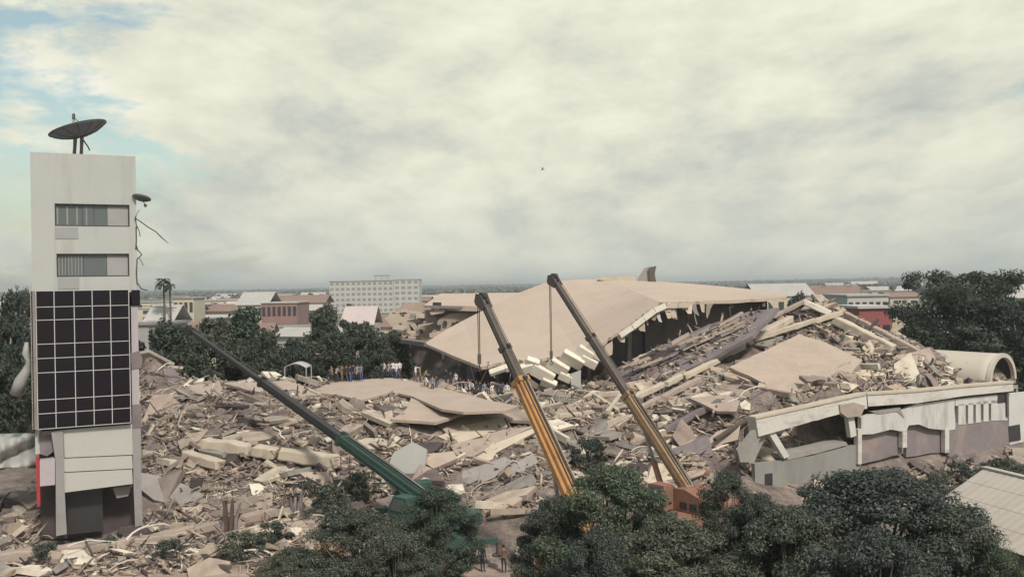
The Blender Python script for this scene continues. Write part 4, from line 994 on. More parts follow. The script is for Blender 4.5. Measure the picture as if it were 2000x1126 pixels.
def debris(zone, n, smin, smax, rs, mat, xyz=None, parent=None):
    """grit and small pieces as one mass, in drifts"""
    if xyz is None:
        xy = sample(zone, int(n * 1.7), rs)
        cl = np.array([noise.noise(Vector((a * 0.33, b * 0.33, 2.0))) + 0.5 * noise.noise(Vector((a * 1.1, b * 1.1, 5.0))) for a, b in xy]); xy = xy[np.argsort(-(cl + rs.normal(0, 0.12, len(cl))))[:n]]
        x, y = xy[:, 0], xy[:, 1]; z = HR(x, y)
    else: x, y, z = xyz.T; n = len(x)
    s = smin * (smax / smin) ** (rs.random(n) ** 2.0)
    base = np.array([[-1, -1, -1], [1, -1, -1], [1, 1, -1], [-1, 1, -1], [-1, -1, 1], [1, -1, 1], [1, 1, 1], [-1, 1, 1]], float) * 0.5
    V = base[None] * rs.uniform(0.55, 1.3, (n, 8, 3))
    asp = np.stack([rs.uniform(0.8, 2.4, n), rs.uniform(0.5, 1.1, n), rs.uniform(0.12, 0.6, n)], 1)
    long_ = rs.random(n) < 0.22
    asp[long_] = np.stack([rs.uniform(3, 7, long_.sum()), rs.uniform(0.25, 0.5, long_.sum()), rs.uniform(0.15, 0.4, long_.sum())], 1)
    V *= asp[:, None, :] * s[:, None, None]
    a, b, c = rs.normal(0.35, 0.9, n), rs.normal(0, 0.45, n), rs.normal(0, 0.45, n)
    def rot(ax, th):
        R = np.zeros((n, 3, 3)); i, j = [(1, 2), (2, 0), (0, 1)][ax]
        R[:, ax, ax] = 1; R[:, i, i] = np.cos(th); R[:, j, j] = np.cos(th); R[:, i, j] = -np.sin(th); R[:, j, i] = np.sin(th); return R
    R = rot(2, a) @ rot(1, b) @ rot(0, c)
    V = np.einsum('nij,nkj->nki', R, V) + np.stack([x, y, z + s * 0.12], 1)[:, None, :]
    q = np.array([[3, 2, 1, 0], [4, 5, 6, 7], [0, 1, 5, 4], [1, 2, 6, 5], [2, 3, 7, 6], [3, 0, 4, 7]])
    Q = (np.arange(n)[:, None, None] * 8 + q[None]).reshape(-1, 4)
    me = np_mesh('small_debris', V.reshape(-1, 3), Q, mat)
    tag(link(bpy.data.objects.new('small_debris', me), parent or HEAPS[zone]), kind='stuff')
rs = np.random.default_rng(4)
COUNT = {'left': (265, 19000), 'fore': (120, 11000), 'mid': (250, 16000), 'right': (265, 18000), 'annex': (80, 2600), 'foot': (60, 2200)}
for zone, (np_, nd) in COUNT.items():
    mat = ZONES[zone][1]; r = random.Random(hash_ := sum(map(ord, zone)))
    for k, (x, y) in enumerate(sample(zone, np_, rs)):
        kd = r.choices(['slab_fragment', 'beam_fragment', 'concrete_block'], [5, 3.2, 3])[0]
        o = bpy.data.objects.new(kd, r.choice(PROTO[mat][kd])); link(o, HEAPS[zone])
        sc = 0.8 * 4.8 ** (r.random() ** 1.75) * (0.75 if zone in ('fore', 'annex') else 1.0)
        if kd == 'concrete_block': sc = min(sc, 1.3)
        o.scale = (sc * r.uniform(0.8, 1.3), sc * r.uniform(0.7, 1.2), sc * r.uniform(0.8, 1.6) * (0.8 if kd == 'concrete_block' else 1))
        nn = nrm(x, y); q = nn.to_track_quat('Z', 'Y').to_matrix()
        yaw = r.gauss(0.25 if zone in ('mid', 'right') else -0.15, 0.7)
        o.rotation_euler = (q @ Matrix.Rotation(yaw, 3, 'Z') @ Matrix.Rotation(r.gauss(0, 0.28), 3, 'Y') @ Matrix.Rotation(r.gauss(-0.1, 0.3) + (0.5 if kd == 'slab_fragment' and r.random() < 0.3 else 0), 3, 'X')).to_euler()
        o.location = (x, y, max(0.0, float(HR(x, y))) + 0.10 + (0.12 * sc if kd == 'concrete_block' else 0.08))
    debris(zone, nd, 0.07, 0.5, rs, 'rubble_fine')
    # the larger plates, lying more or less with the slope
    for k, (x, y) in enumerate(sample(zone, {'left': 30, 'mid': 28, 'right': 32, 'fore': 8, 'annex': 4, 'foot': 3}[zone], rs)):
        o = bpy.data.objects.new('slab_fragment', r.choice(PROTO[mat]['slab_fragment'])); link(o, HEAPS[zone]); sc = r.uniform(2.0, 3.8) * (0.7 if zone in ('fore', 'annex', 'foot') else 1)
        o.scale = (sc * r.uniform(0.9, 1.5), sc * r.uniform(0.6, 1.1), sc * r.uniform(0.6, 1.2)); q = (nrm(x, y, 2.5) + Vector((r.gauss(0, .16), r.gauss(-.1, .16), 0.15))).normalized().to_track_quat('Z', 'Y').to_matrix()
        o.rotation_euler = (q @ Matrix.Rotation(r.gauss(0.3 if zone in ('mid', 'right') else -0.1, 0.6), 3, 'Z')).to_euler(); o.location = (x, y, max(0.0, float(HR(x, y))) + 0.28)
    # bent reinforcing rods, pipes and cables
    for k in range({'left': 190, 'fore': 90, 'mid': 120, 'right': 150, 'annex': 34, 'foot': 16}[zone]):
        x, y = sample(zone, 1, rs)[0]; z = max(0.0, float(HR(x, y))); p = Vector((x, y, z + 0.1)); pts = [p]; th = r.gauss(0.2, 0.9) + (math.pi if r.random() < .5 else 0)
        d = Vector((math.cos(th), math.sin(th), r.uniform(0.0, 0.7))); nseg = r.randint(4, 7); Ls = r.uniform(0.25, 0.7)
        for s in range(nseg):
            p = p + d.normalized() * Ls; p = Vector((p.x, p.y, max(p.z, hgt(p.x, p.y) + 0.12))); pts.append(p.copy()); d = d + Vector((r.gauss(0, .35), r.gauss(0, .35), -0.22 + r.gauss(0, .15)))
        mb = MB(); mb.tube(pts, r.choice([0.025, 0.03, 0.04, 0.06]), 5); mb.build('rebar', r.choice(['steel_dark', 'concrete_pink', 'cream', 'sheet_grey', 'white_block']), HEAPS[zone])
for zone, base in (('left', (-18, 76, 3)), ('fore', (-20, 59, 0)), ('mid', (3, 78, 3)), ('right', (26, 86, 4)), ('annex', (36, 84, 7)), ('foot', (34, 72, 1))): settle(HEAPS[zone], base)

# wreckage strewn over the inclined floor
pl, nn_ = hero_pts([(1195, 726), (1330, 660), (1490, 606), (1465, 652), (1392, 694), (1300, 740), (1248, 760)], (-0.42, -0.42, 1), 0.72, 92.0)
hx = [(p.x, p.y) for p in pl]; X, Y = rs.uniform(min(p[0] for p in hx), max(p[0] for p in hx), 9000), rs.uniform(min(p[1] for p in hx), max(p[1] for p in hx), 9000)
ok = pt_in(hx, X, Y); X, Y = X[ok], Y[ok]; Zs = pl[0].z - ((X - pl[0].x) * nn_.x + (Y - pl[0].y) * nn_.y) / nn_.z
debris('right', 0, 0.07, 0.5, rs, 'rubble_fine', np.stack([X, Y, Zs], 1)[:2600], s3)
r = random.Random(3)
for k in range(60):
    o = bpy.data.objects.new(kd := r.choice(['slab_fragment', 'slab_fragment', 'beam_fragment']), r.choice(PROTO['rubble'][kd])); link(o, s3)
    sc = r.uniform(0.8, 2.4); o.scale = (sc, sc * r.uniform(.7, 1.1), sc); a = len(X) - 1 - k * 3
    o.rotation_euler = (nn_.to_track_quat('Z', 'Y').to_matrix() @ Matrix.Rotation(r.gauss(0.9, 0.5), 3, 'Z') @ Matrix.Rotation(r.gauss(0, .2), 3, 'Y') @ Matrix.Rotation(r.gauss(0, .25), 3, 'X')).to_euler(); o.location = (X[a], Y[a], Zs[a] + 0.15)

# broken column stumps standing in the left foreground
def stump(pa, pb, wpx, mat, label, Y, lean=0.0, seed=0):
    r = random.Random(seed); root = empty('column_stump'); tag(root, label, 'column')
    a, b = P(*pa, Y), P(*pb, Y); a.z = hgt(a.x, a.y) - 0.2; wm = wpx * Y / F_PX
    for k in range(4):
        off = Vector(((k - 1.5) * wm * 0.3, 0.12 * (k % 2), 0)); tp_ = b + off * r.uniform(0.7, 1.6) + Vector((r.uniform(-.15, .15), r.uniform(-.2, .2), r.uniform(-0.9, 0.25))); ml = a.lerp(tp_, 0.5) + Vector((r.uniform(-.1, .1), 0, 0))
        mb = MB(); w0_ = wm * r.uniform(0.26, 0.36); mb.tube([a + off, ml + off * 0.2, tp_], [w0_ * 0.62, w0_ * 0.55, w0_ * r.uniform(0.2, 0.45)], 5); mb.build('shaft', mat if k % 3 else 'concrete_mauve', root)
    mb = MB(); c = b + Vector((0, 0, -0.25)); mb.tube([c + Vector((-wm * 0.4, 0, -0.12)), c + Vector((0, -.1, 0.05)), c + Vector((wm * 0.35, 0, -0.05))], [wm * 0.15, wm * 0.24, wm * 0.12], 5); mb.build('head', 'concrete_pink', root)
    for k in range(11):
        q = b + Vector((r.uniform(-.5, .5) * wm, 0, r.uniform(-1.2, 0))); mb = MB(); sg = 1 if q.x > b.x else -1; mb.tube([q, q + Vector((sg * r.uniform(0, .3), 0, r.uniform(.1, .6))), q + Vector((sg * r.uniform(0.2, 1.1), r.uniform(-.4, .3), r.uniform(-0.6, 1.0)))], r.choice([0.02, 0.03]), 4); mb.build('rebar', r.choice(['steel_dark', 'wood_brown', 'concrete_pink']), root)
    settle(root, a)
stump((445, 1062), (448, 962), 32, 'wood_brown', 'dark brown split column stump standing in the left foreground', 60.5, seed=1)
stump((578, 1012), (580, 950), 24, 'concrete_grey', 'grey column stump right of the dark brown one', 63.0, seed=2)
stump((553, 1015), (560, 955), 10, 'wood_brown', 'thin brown stump leaning on the grey column stump', 62.6, seed=3)

# ------------------------------------------------------------------ cranes
def crane(name, label, pivot, tip, secs, mats, body_mat, cable_to=None, jib=None, yaw_off=0.0):
    """telescopic truck crane: secs = [(t0, t1, width, height)], t along pivot..tip"""
    root = empty(name); tag(root, label, 'crane'); pivot, tip = Vector(pivot), Vector(tip)
    d = tip - pivot; dn = d.normalized(); side = dn.cross(Vector((0, 0, 1))).normalized(); up = side.cross(dn)
    for k, (t0, t1, ww, hh) in enumerate(secs):
        mb = MB(); a, b = pivot + d * t0, pivot + d * t1
        mb.bar(a, b, ww, hh, ww * 0.97, hh * 0.95); sec = mb.build('boom_section', mats[k], root)
        bv = sec.modifiers.new('edge', 'BEVEL'); bv.width = ww * 0.12; bv.segments = 2
        mb = MB(); mb.bar(b - dn * 0.28, b + dn * 0.04, ww * 1.16, hh * 1.14); mb.build('collar', mats[k], sec)
        for e in (-1, 1):
            mb = MB(); mb.bar(a + side * e * (ww / 2 + 0.008) + dn * 0.4, b + side * e * (ww / 2 + 0.008) - dn * 0.5, 0.03, hh * 0.22, up=up); mb.build('stiffener', mats[k], sec)
        mb = MB(); c = b - dn * 0.15 + up * hh * 0.62; mb.tube([c - side * ww * 0.2, c + side * ww * 0.2], 0.11, 8); mb.build('pulley', 'steel_black', sec)
    # head with two sheaves
    tw_, th_ = secs[-1][2], secs[-1][3]
    for e in (-1, 1):
        mb = MB(); c = tip + side * e * tw_ * 0.55
        mb.prism([c - dn * 0.5 + up * th_ * 0.6, c + dn * 0.35 + up * th_ * 0.7, c + dn * 0.7 - up * th_ * 0.1, c + dn * 0.4 - up * th_ * 1.1, c - dn * 0.1 - up * th_ * 0.9, c - dn * 0.5 - up * th_ * 0.5], side * e * 0.06); mb.build('head_plate', mats[-1], root)
    shv = [tip + dn * 0.3 + up * th_ * 0.35, tip + dn * 0.3 - up * th_ * 0.75]
    for q in shv:
        mb = MB(); mb.tube([q - side * tw_ * 0.45, q + side * tw_ * 0.45], 0.28, 14); mb.build('sheave', 'steel_black', root)
    mb = MB(); mb.tube([pivot + up * secs[0][3] * 0.9 - dn * 0.6, shv[0] + up * 0.28], 0.022, 4); mb.build('hoist_rope', 'steel_dark', root)
    if cable_to:
        e = shv[1] + dn * 0.2; q = Vector((e.x, e.y, cable_to))
        for s in (-1, 1):
            mb = MB(); mb.tube([e + side * s * 0.07, q + side * s * 0.05 + Vector((0, 0, 0.7))], 0.03, 4); mb.build('hoist_cable', 'wood_brown', root)
        hb = MB(); hb.bar(q + Vector((0, 0, 0.75)), q + Vector((0, 0, 0.15)), 0.22, 0.36, up=(0, 1, 0)); hb_ = hb.build('hook_block', 'steel_dark', root)
        hk = MB(); hk.tube([q + Vector((0, 0, 0.15)), q + Vector((0, 0, -0.05)), q + Vector((0.12, 0, -0.2)), q + Vector((0.02, 0, -0.32)), q + Vector((-0.12, 0, -0.22))], 0.04, 6); hk.build('hook', 'steel_dark', hb_)
    if jib:
        jm, jw, a0, a1 = jib
        for s, off in ((1, 0.8), (-1, 0.72)):
            mb = MB(); o_ = side * s * (secs[0][2] * 0.5 + jw * 0.6); mb.bar(pivot + d * a0 + o_ - up * 0.1, pivot + d * a1 + o_ * off, jw, jw * 1.3, jw * 0.7, jw); mb.build('stowed_jib', jm, root)
    # lift cylinder, turntable, cab, counterweight
    hz = Vector((d.x, d.y, 0)).normalized(); hs = Vector((hz.y, -hz.x, 0)); gz = hgt(pivot.x, pivot.y)
    bp = pivot + hz * 2.0; bp.z = max(gz + 1.4, pivot.z - 1.5); at = pivot + d * min(0.3, 5.5 / d.length) - up * secs[0][3] * 0.5
    mb = MB(); mb.tube([bp, bp.lerp(at, 0.55)], 0.20, 10); mb.build('lift_cylinder', body_mat, root, True)
    mb = MB(); mb.tube([bp.lerp(at, 0.5), at], 0.12, 10); mb.build('cylinder_rod', 'sheet_grey', root, True)
    B = Matrix.Translation((pivot.x, pivot.y, 0)) @ Matrix.Rotation(math.atan2(hz.y, hz.x), 4, 'Z')
    pz = pivot.z
    mb = MB(); mb.prism([B @ Vector(p) for p in ((2.6, -1.1, gz + 1.45), (2.6, -1.1, gz + 1.8), (0.3, -1.1, pz + 0.35), (-0.5, -1.1, pz + 0.4), (-2.6, -1.1, gz + 2.2), (-2.6, -1.1, gz + 1.45))], hs * -2.2); mb.build('superstructure', body_mat, root, tri=True)
    for y in (-1.12, 1.12):
        for x in (-2.3, -1.5, -0.7):
            mb = MB(); mb.box((x, min(y, y * 0.98), gz + 1.6), (x + 0.6, max(y, y * 0.98), gz + 2.05), B); mb.build('grille', 'steel_black', root)
    mb = MB(); wq = B @ Vector((-1.9, 0, gz + 2.55)); mb.tube([wq - hs * 0.6, wq + hs * 0.6], 0.32, 14); mb.build('winch_drum', 'steel_dark', root)
    mb = MB(); rl = [B @ Vector(p) for p in ((-2.4, -1.0, gz + 2.2), (-2.4, -1.0, gz + 3.1), (-0.6, -1.0, gz + 3.4), (-0.6, -1.0, gz + 2.5))]; mb.tube(rl, 0.025, 5); mb.build('handrail', 'sheet_grey', root)
    for e in (-0.25, 0.1, 0.3):
        mb = MB(); w0_ = secs[0][2]; mb.tube([pivot + up * secs[0][3] * 0.53 + side * e * w0_ + dn * 0.3, pivot + d * secs[0][1] * 0.5 + up * (secs[0][3] * 0.53 + 0.05) + side * e * w0_, pivot + d * (secs[0][1] - 0.02) + up * secs[0][3] * 0.53 + side * e * w0_], 0.03, 5); mb.build('hose', 'steel_black' if e < 0.2 else 'sheet_grey', root)
    mb = MB(); mb.box((-3.2, -1.05, gz + 1.5), (-2.61, 1.05, gz + 2.4), B); o = mb.build('counterweight', body_mat, root); bv = o.modifiers.new('edge', 'BEVEL'); bv.width = 0.15; bv.segments = 3
    mb = MB(); mb.prism([B @ Vector(p) for p in ((0.4, 1.15, gz + 1.5), (2.2, 1.15, gz + 1.5), (2.1, 1.15, gz + 2.4), (1.6, 1.15, gz + 3.1), (0.4, 1.15, gz + 3.1))], -hs * 0.9); cab = mb.build('operator_cab', body_mat, root, tri=True)
    mb = MB(); mb.prism([B @ Vector(p) for p in ((0.55, 2.06, gz + 2.2), (1.95, 2.06, gz + 2.2), (1.5, 2.06, gz + 2.95), (0.55, 2.06, gz + 2.95))], -hs * 0.02); mb.build('cab_window', 'window_glass', cab)
    C_ = Matrix.Translation((pivot.x, pivot.y, 0)) @ Matrix.Rotation(math.atan2(hz.y, hz.x) + yaw_off, 4, 'Z')
    mb = MB(); mb.box((-4.2, -1.25, gz + 0.75), (6.2, 1.25, gz + 1.4), C_); ca = mb.build('carrier', body_mat, root)
    mb = MB(); mb.prism([C_ @ Vector(p) for p in ((6.21, -1.2, gz + 0.6), (8.0, -1.2, gz + 0.6), (8.0, -1.2, gz + 1.6), (7.5, -1.2, gz + 2.5), (6.21, -1.2, gz + 2.5))], (C_.to_3x3() @ Vector((0, 2.4, 0)))); cc = mb.build('driver_cab', body_mat, root, tri=True)
    mb = MB(); mb.prism([C_ @ Vector(p) for p in ((8.02, -1.0, gz + 1.62), (8.02, 1.0, gz + 1.62), (7.54, 1.0, gz + 2.42), (7.54, -1.0, gz + 2.42))], (C_.to_3x3() @ Vector((0.03, 0, 0.02)))); mb.build('windscreen', 'window_glass', cc)
    for x in (-3.2, -1.8, 3.4, 4.8, 7.0):
        for y in (-1.05, 1.05):
            q = C_ @ Vector((x, y, gz + 0.55)); a = C_.to_3x3() @ Vector((0, 0.19, 0)); mb = MB()
            mb.tube([q - a, q - a * 0.8, q + a * 0.8, q + a], [0.48, 0.55, 0.55, 0.48], 18); wh = mb.build('wheel', 'rubber', root)
            mb = MB(); mb.tube([q - a * 1.05, q + a * 1.05], 0.26, 12); mb.build('rim', 'sheet_grey', wh)
    for x in (-3.9, 5.9):
        for y in (-1, 1):
            mb = MB(); q = C_ @ Vector((x, y * 2.9, gz + 0.95)); mb.bar(C_ @ Vector((x, y * 1.26, gz + 0.95)), q, 0.3, 0.3); ot = mb.build('outrigger', body_mat, root)
            mb = MB(); mb.tube([q, q - Vector((0, 0, 0.85))], 0.1, 8); mb.tube([q - Vector((0, 0, 0.85)), q - Vector((0, 0, 0.95))], 0.35, 12); mb.build('outrigger_foot', 'steel_dark', ot)
    settle(root, (pivot.x, pivot.y, gz)); return root
crane('mobile_crane', 'crane with a thick orange boom and dark extended top sections in the middle', P(1154, 1040, 50), P(945, 590, 57),
      [(0, 0.635, 0.72, 0.78), (0.55, 0.787, 0.52, 0.54), (0.74, 1.0, 0.42, 0.43)], ['crane_orange', 'steel_dark', 'steel_dark'], 'crane_orange', P(942, 716, 57).z, ('crane_orange', 0.26, 0.0, 0.62), -2.29)
crane('mobile_crane', 'crane with a yellowish brown boom and slim dark top, right of the orange one', P(1347, 960, 60), P(1084, 549, 70),
      [(0, 0.426, 0.70, 0.72), (0.37, 0.71, 0.52, 0.54), (0.66, 1.0, 0.43, 0.43)], ['crane_yellow', 'steel_dark', 'steel_dark'], 'rust_orange', P(1075, 705, 70).z, None, -0.9)
crane('mobile_crane', 'green crane with a long black boom reaching left over the heap', P(850, 988, 58), P(372, 645, 80),
      [(0, 0.314, 0.74, 0.78), (0.28, 0.64, 0.60, 0.62), (0.60, 1.0, 0.38, 0.38)], ['crane_green', 'steel_black', 'steel_black'], 'crane_teal', None, ('crane_teal', 0.12, 0.0, 0.32), -0.5)
def ordinal(n):
    u = ['first', 'second', 'third', 'fourth', 'fifth', 'sixth', 'seventh', 'eighth', 'ninth', 'tenth', 'eleventh', 'twelfth', 'thirteenth', 'fourteenth', 'fifteenth', 'sixteenth', 'seventeenth', 'eighteenth', 'nineteenth']
    n += 1; return u[n - 1] if n < 20 else 'twentieth' if n == 20 else 'thirtieth' if n == 30 else ('twenty ' if n < 30 else 'thirty ') + u[n % 10 - 1]
# ------------------------------------------------------------------ trees
def tree_meshes(seed, height, rx, crown_lo, nclump, nleaf, leaf, leafmat, flat=False, cone=0.0, clump_r=0.22):
    """trunk with limbs and a crown of leaf faces gathered in clumps; unit: metres, base at the origin"""
    r = random.Random(seed); rg = np.random.default_rng(seed)
    tr = MB(); h0 = height * crown_lo; rad = height * 0.022 + 0.06
    bend = Vector((r.uniform(-.06, .06) * height, r.uniform(-.06, .06) * height, 0))
    tops = Vector((0, 0, height * 0.62)) + bend
    tr.tube([(0, 0, -0.3), Vector((0, 0, h0 * 0.6)) + bend * 0.2, tops * 0.75, tops], [rad * 1.35, rad, rad * 0.6, rad * 0.3], 8)
    cl = []
    hz = height - h0
    while len(cl) < nclump:
        a = r.uniform(0, 2 * math.pi); f = r.random(); zz = h0 + hz * f
        prof = (1 - cone) * math.sqrt(max(0.05, 1 - (2 * f - 0.85) ** 2 * 0.85)) + cone * (1.05 - f)
        if flat: prof = 0.35 + 0.65 * math.sin(min(1, f * 1.25) * math.pi * 0.62)
        q = rx * prof * (r.uniform(0.45, 1.0)) * (1 + 0.45 * noise.noise(Vector((math.cos(a) * 1.7, math.sin(a) * 1.7, f * 3 + seed))))
        cl.append(Vector((q * math.cos(a), q * math.sin(a), zz)))
    for c in r.sample(cl, min(len(cl), 44 if nleaf > 30000 else 14)):
        st = Vector((0, 0, h0 * r.uniform(0.6, 1.3))) + bend * 0.4; md = st.lerp(c, 0.55) + Vector((0, 0, 0.05 * height))
        tr.tube([st, md, c], [rad * 0.45, rad * 0.28, rad * 0.08], 5)
    C = np.array([tuple(c) for c in cl]); idx = rg.integers(0, len(C), nleaf)
    cr = clump_r * rx * rg.uniform(0.6, 1.35, len(C))
    dv = rg.normal(0, 1, (nleaf, 3)); dv /= np.linalg.norm(dv, axis=1)[:, None]
    rr = rg.random(nleaf) ** 0.45
    p = C[idx] + dv * (cr[idx] * rr)[:, None] * np.array([1.15, 1.15, 0.5 if flat else 0.7])
    # leaf quads: mostly facing outwards and up
    nv = dv * 0.7 + np.array([0, 0, 0.55]) + rg.normal(0, 0.5, (nleaf, 3)); nv /= np.linalg.norm(nv, axis=1)[:, None]
    t1 = np.cross(nv, rg.normal(0, 1, (nleaf, 3))); t1 /= np.linalg.norm(t1, axis=1)[:, None]; t2 = np.cross(nv, t1)
    s = leaf * rg.uniform(0.55, 1.35, nleaf)[:, None]
    V = np.stack([p - t1 * s, p - t2 * s * 0.42 + nv * s * 0.12, p + t1 * s, p + t2 * s * 0.42 + nv * s * 0.12], 1).reshape(-1, 3)
    Q = np.arange(nleaf * 4).reshape(-1, 4)
    cm = np_mesh('crown', V, Q, leafmat)
    tm = tr.mesh('trunk'); tm.materials.append(MATS['bark'])
    return tm, cm
def tree(name, ms, x, y, z, scale, rz, label, cat='tree', group=None, sx=1.0):
    root = empty(name, (x, y, z), rz); root.scale = (scale * sx, scale * sx, scale); tag(root, label, cat, group)
    link(bpy.data.objects.new('trunk', ms[0]), root); link(bpy.data.objects.new('crown', ms[1]), root); return root
FT = [tree_meshes(11 + k, 10, 4.6, 0.18, 150, 76000, 0.10, 'leaf_fore', clump_r=0.17) for k in range(3)]
FG = tree_meshes(31, 10, 4.6, 0.18, 140, 76000, 0.10, 'leaf_green', clump_r=0.17)
def fore(ms, px, py, Y, hw, label, rz, grp='trees in the foreground'):
    q = P(px, py, Y); sc = q.z / 10.5; sx = (hw * Y / F_PX) / (4.9 * sc)
    tree('broadleaf_tree', ms, q.x, q.y, hgt(q.x, q.y) if Y > 53 else 0, sc, rz, label, 'tree', grp, sx)
fore(FG, 1200, 906, 44, 150, 'bright green bushy tree in front of the yellow boom foot', 0.3)
fore(FT[0], 1700, 912, 41, 225, 'widest dark tree in front of the white annex', 1.2)
fore(FT[1], 1420, 915, 46, 80, 'slim dark tree between the yellow crane and the annex', 2.2)
fore(FG, 850, 948, 50, 92, 'green bush tree hiding the foot of the green boom', 4.0)
fore(FT[2], 700, 985, 46.5, 130, 'dark bushy tree at the bottom left of the green crane', 0.9)
fore(FT[1], 1085, 965, 45, 95, 'dark tree hiding the foot of the orange boom', 5.0)
fore(FT[2], 1320, 1005, 39, 170, 'dark tree low in the middle right foreground', 3.3)
fore(FT[0], 1540, 985, 38, 150, 'dark tree at the bottom edge below the annex front wall', 5.4)
fore(FT[1], 1840, 985, 39, 150, 'dark tree overlapping the tin roof at the bottom right', 0.2)
fore(FT[0], 1165, 1030, 38, 105, 'dark tree at the bottom edge right of the earth path', 2.6)
fore(FT[2], 1700, 1020, 34, 160, 'nearest dark tree at the bottom edge left of the tin roof', 1.9)
fore(FT[1], 770, 1040, 44, 85, 'dark leafy tree at the bottom edge left of the earth path', 2.9)
fore(FT[2], 575, 1065, 47, 90, 'low dark shrub tree at the bottom edge left of centre', 3.9)
fore(FG, 1960, 1070, 36, 70, 'small leafy tree in front of the tin roof corner', 4.4)
fore(FT[2], 1475, 955, 43, 95, 'dark tree in front of the small window of the grey wall', 1.1)
# scrub in the rubble
SH = tree_meshes(51, 2.0, 1.5, 0.05, 26, 2600, 0.11, 'leaf_fore', clump_r=0.3); SB = tree_meshes(52, 2.0, 1.5, 0.05, 22, 2000, 0.10, 'leaf_brown', clump_r=0.3)
sc_spots = [(470, 1100, 57, 0.8, 0), (640, 1000, 63, 1.0, 0), (670, 1040, 59, 1.1, 0), (330, 1085, 57, 0.6, 0), (215, 1060, 58.5, 0.45, 0), (530, 1060, 59, 0.7, 0), (700, 960, 65, 0.9, 0), (600, 975, 64.5, 0.8, 0), (90, 1085, 57, 0.6, 0),
            (1150, 880, 68, 1.0, 0), (1600, 985, 62, 0.8, 0), (1650, 965, 65, 0.8, 0), (1720, 945, 68, 0.7, 0), (1790, 925, 70, 0.6, 0), (1930, 905, 76, 0.6, 0), (640, 1095, 55, 0.9, 1), (780, 1110, 54, 0.7, 1), (1480, 985, 62, 0.8, 0), (1830, 925, 70, 0.9, 0), (1870, 905, 74, 0.8, 0), (1905, 915, 71, 0.9, 0), (1960, 900, 74, 1.0, 0), (1990, 905, 72, 1.0, 0), (1750, 930, 71, 0.8, 0), (1690, 960, 68, 0.9, 0)]
for k, (px, py, Y, s, br) in enumerate(sc_spots):
    q = P(px, py, Y); z = hgt(q.x, q.y)
    nb = sorted(range(len(sc_spots)), key=lambda i: sc_spots[i][0]).index(k) + 1
    tree('shrub', SB if br else SH, q.x, q.y, z, s, k * 1.3, ('brown dry shrub' if br else 'small dark green shrub') + ' in the rubble, %s from the left' % ordinal(nb - 1), 'shrub', 'scrub growing in the rubble')
# trees behind the heap
MT = [tree_meshes(61 + k, 12, 5.0, 0.05, 110, 16000, 0.30, 'leaf_dark') for k in range(3)]
CT = tree_meshes(71, 13, 4.2, 0.05, 100, 14000, 0.28, 'leaf_green', cone=0.6)
RT = tree_meshes(75, 16, 9.5, 0.16, 150, 42000, 0.25, 'leaf_dark', flat=True, clump_r=0.17)
FAR = [tree_meshes(81 + k, 9, 4.2, 0.1, 40, 1300, 0.5, 'leaf_far') for k in range(3)]
def back(name, ms, base_h, px, py, Y, hw, rx, label, rz=0.0, grp='trees behind the fallen building', zb=0.0):
    q = P(px, py, Y); sc = (q.z - zb) / (base_h * 1.07); sx = (hw * Y / F_PX) / (rx * 1.08 * sc)
    tree(name, ms, q.x, q.y, zb, sc, rz, label, 'tree', grp, sx)
back('conifer_tree', CT, 13, 480, 585, 101, 75, 4.2, 'pointed green tree right of the dark trees behind the left heap', 0.4)
back('broadleaf_tree', MT[0], 12, 330, 622, 97, 85, 5, 'dark tree just right of the tower behind the heap', 1.0)
back('broadleaf_tree', MT[1], 12, 420, 612, 99, 80, 5, 'dark tree between the green boom tip and the pointed tree', 2.0)
back('broadleaf_tree', MT[2], 12, 520, 640, 98, 60, 5, 'small dark tree right of the pointed tree', 3.0)
back('broadleaf_tree', MT[0], 12, 635, 590, 128, 52, 5, 'round grey green tree left of the crowd', 4.0)
back('broadleaf_tree', MT[1], 12, 700, 622, 120, 70, 5, 'wide dark tree above the crowd', 5.0)
back('broadleaf_tree', MT[2], 12, 770, 640, 116, 45, 5, 'dark tree at the left corner of the big roof', 0.5)
back('broadleaf_tree', MT[1], 12, 575, 655, 110, 45, 5, 'low dark tree behind the white canopy', 1.5)
back('broadleaf_tree', MT[2], 12, 20, 560, 96, 60, 5, 'tall dark tree left of the tower', 2.5)
back('broadleaf_tree', MT[0], 12, -10, 690, 84, 70, 5, 'dark tree low at the left edge beside the bent duct', 3.5)
back('broadleaf_tree', MT[1], 12, 60, 700, 90, 50, 5, 'dark tree directly behind the tower', 0.1)
back('rain_tree', RT, 16, 1885, 517, 108, 150, 9.5, 'huge dark spreading tree on the right skyline', 0.7)
back('rain_tree', RT, 16, 1990, 575, 102, 130, 9.5, 'second dark spreading tree at the right edge', 2.7)
back('broadleaf_tree', MT[1], 12, 1800, 612, 104, 70, 5, 'dark tree at the left foot of the huge spreading tree', 1.7)
back('broadleaf_tree', MT[2], 12, 1900, 625, 98, 90, 5, 'dark tree under the huge spreading tree behind the vault', 4.7)
back('broadleaf_tree', MT[0], 12, 1560, 568, 150, 36, 5, 'dark tree just beyond the right tip of the big roof', 3.7)
back('broadleaf_tree', MT[0], 12, 50, 560, 125, 30, 5, 'dark tree peeping past the left side of the tower', 5.7)
back('broadleaf_tree', MT[2], 12, 375, 650, 96, 70, 5, 'dark tree low behind the crest left of the green boom tip', 4.1)
back('broadleaf_tree', MT[1], 12, 455, 660, 95, 70, 5, 'dark tree behind the black part of the green boom', 5.1)
back('broadleaf_tree', MT[0], 12, 660, 640, 112, 55, 5, 'dark tree directly behind the left half of the crowd', 0.9)
back('broadleaf_tree', MT[2], 12, 735, 650, 110, 55, 5, 'dark tree directly behind the white shirts in the crowd', 2.4)
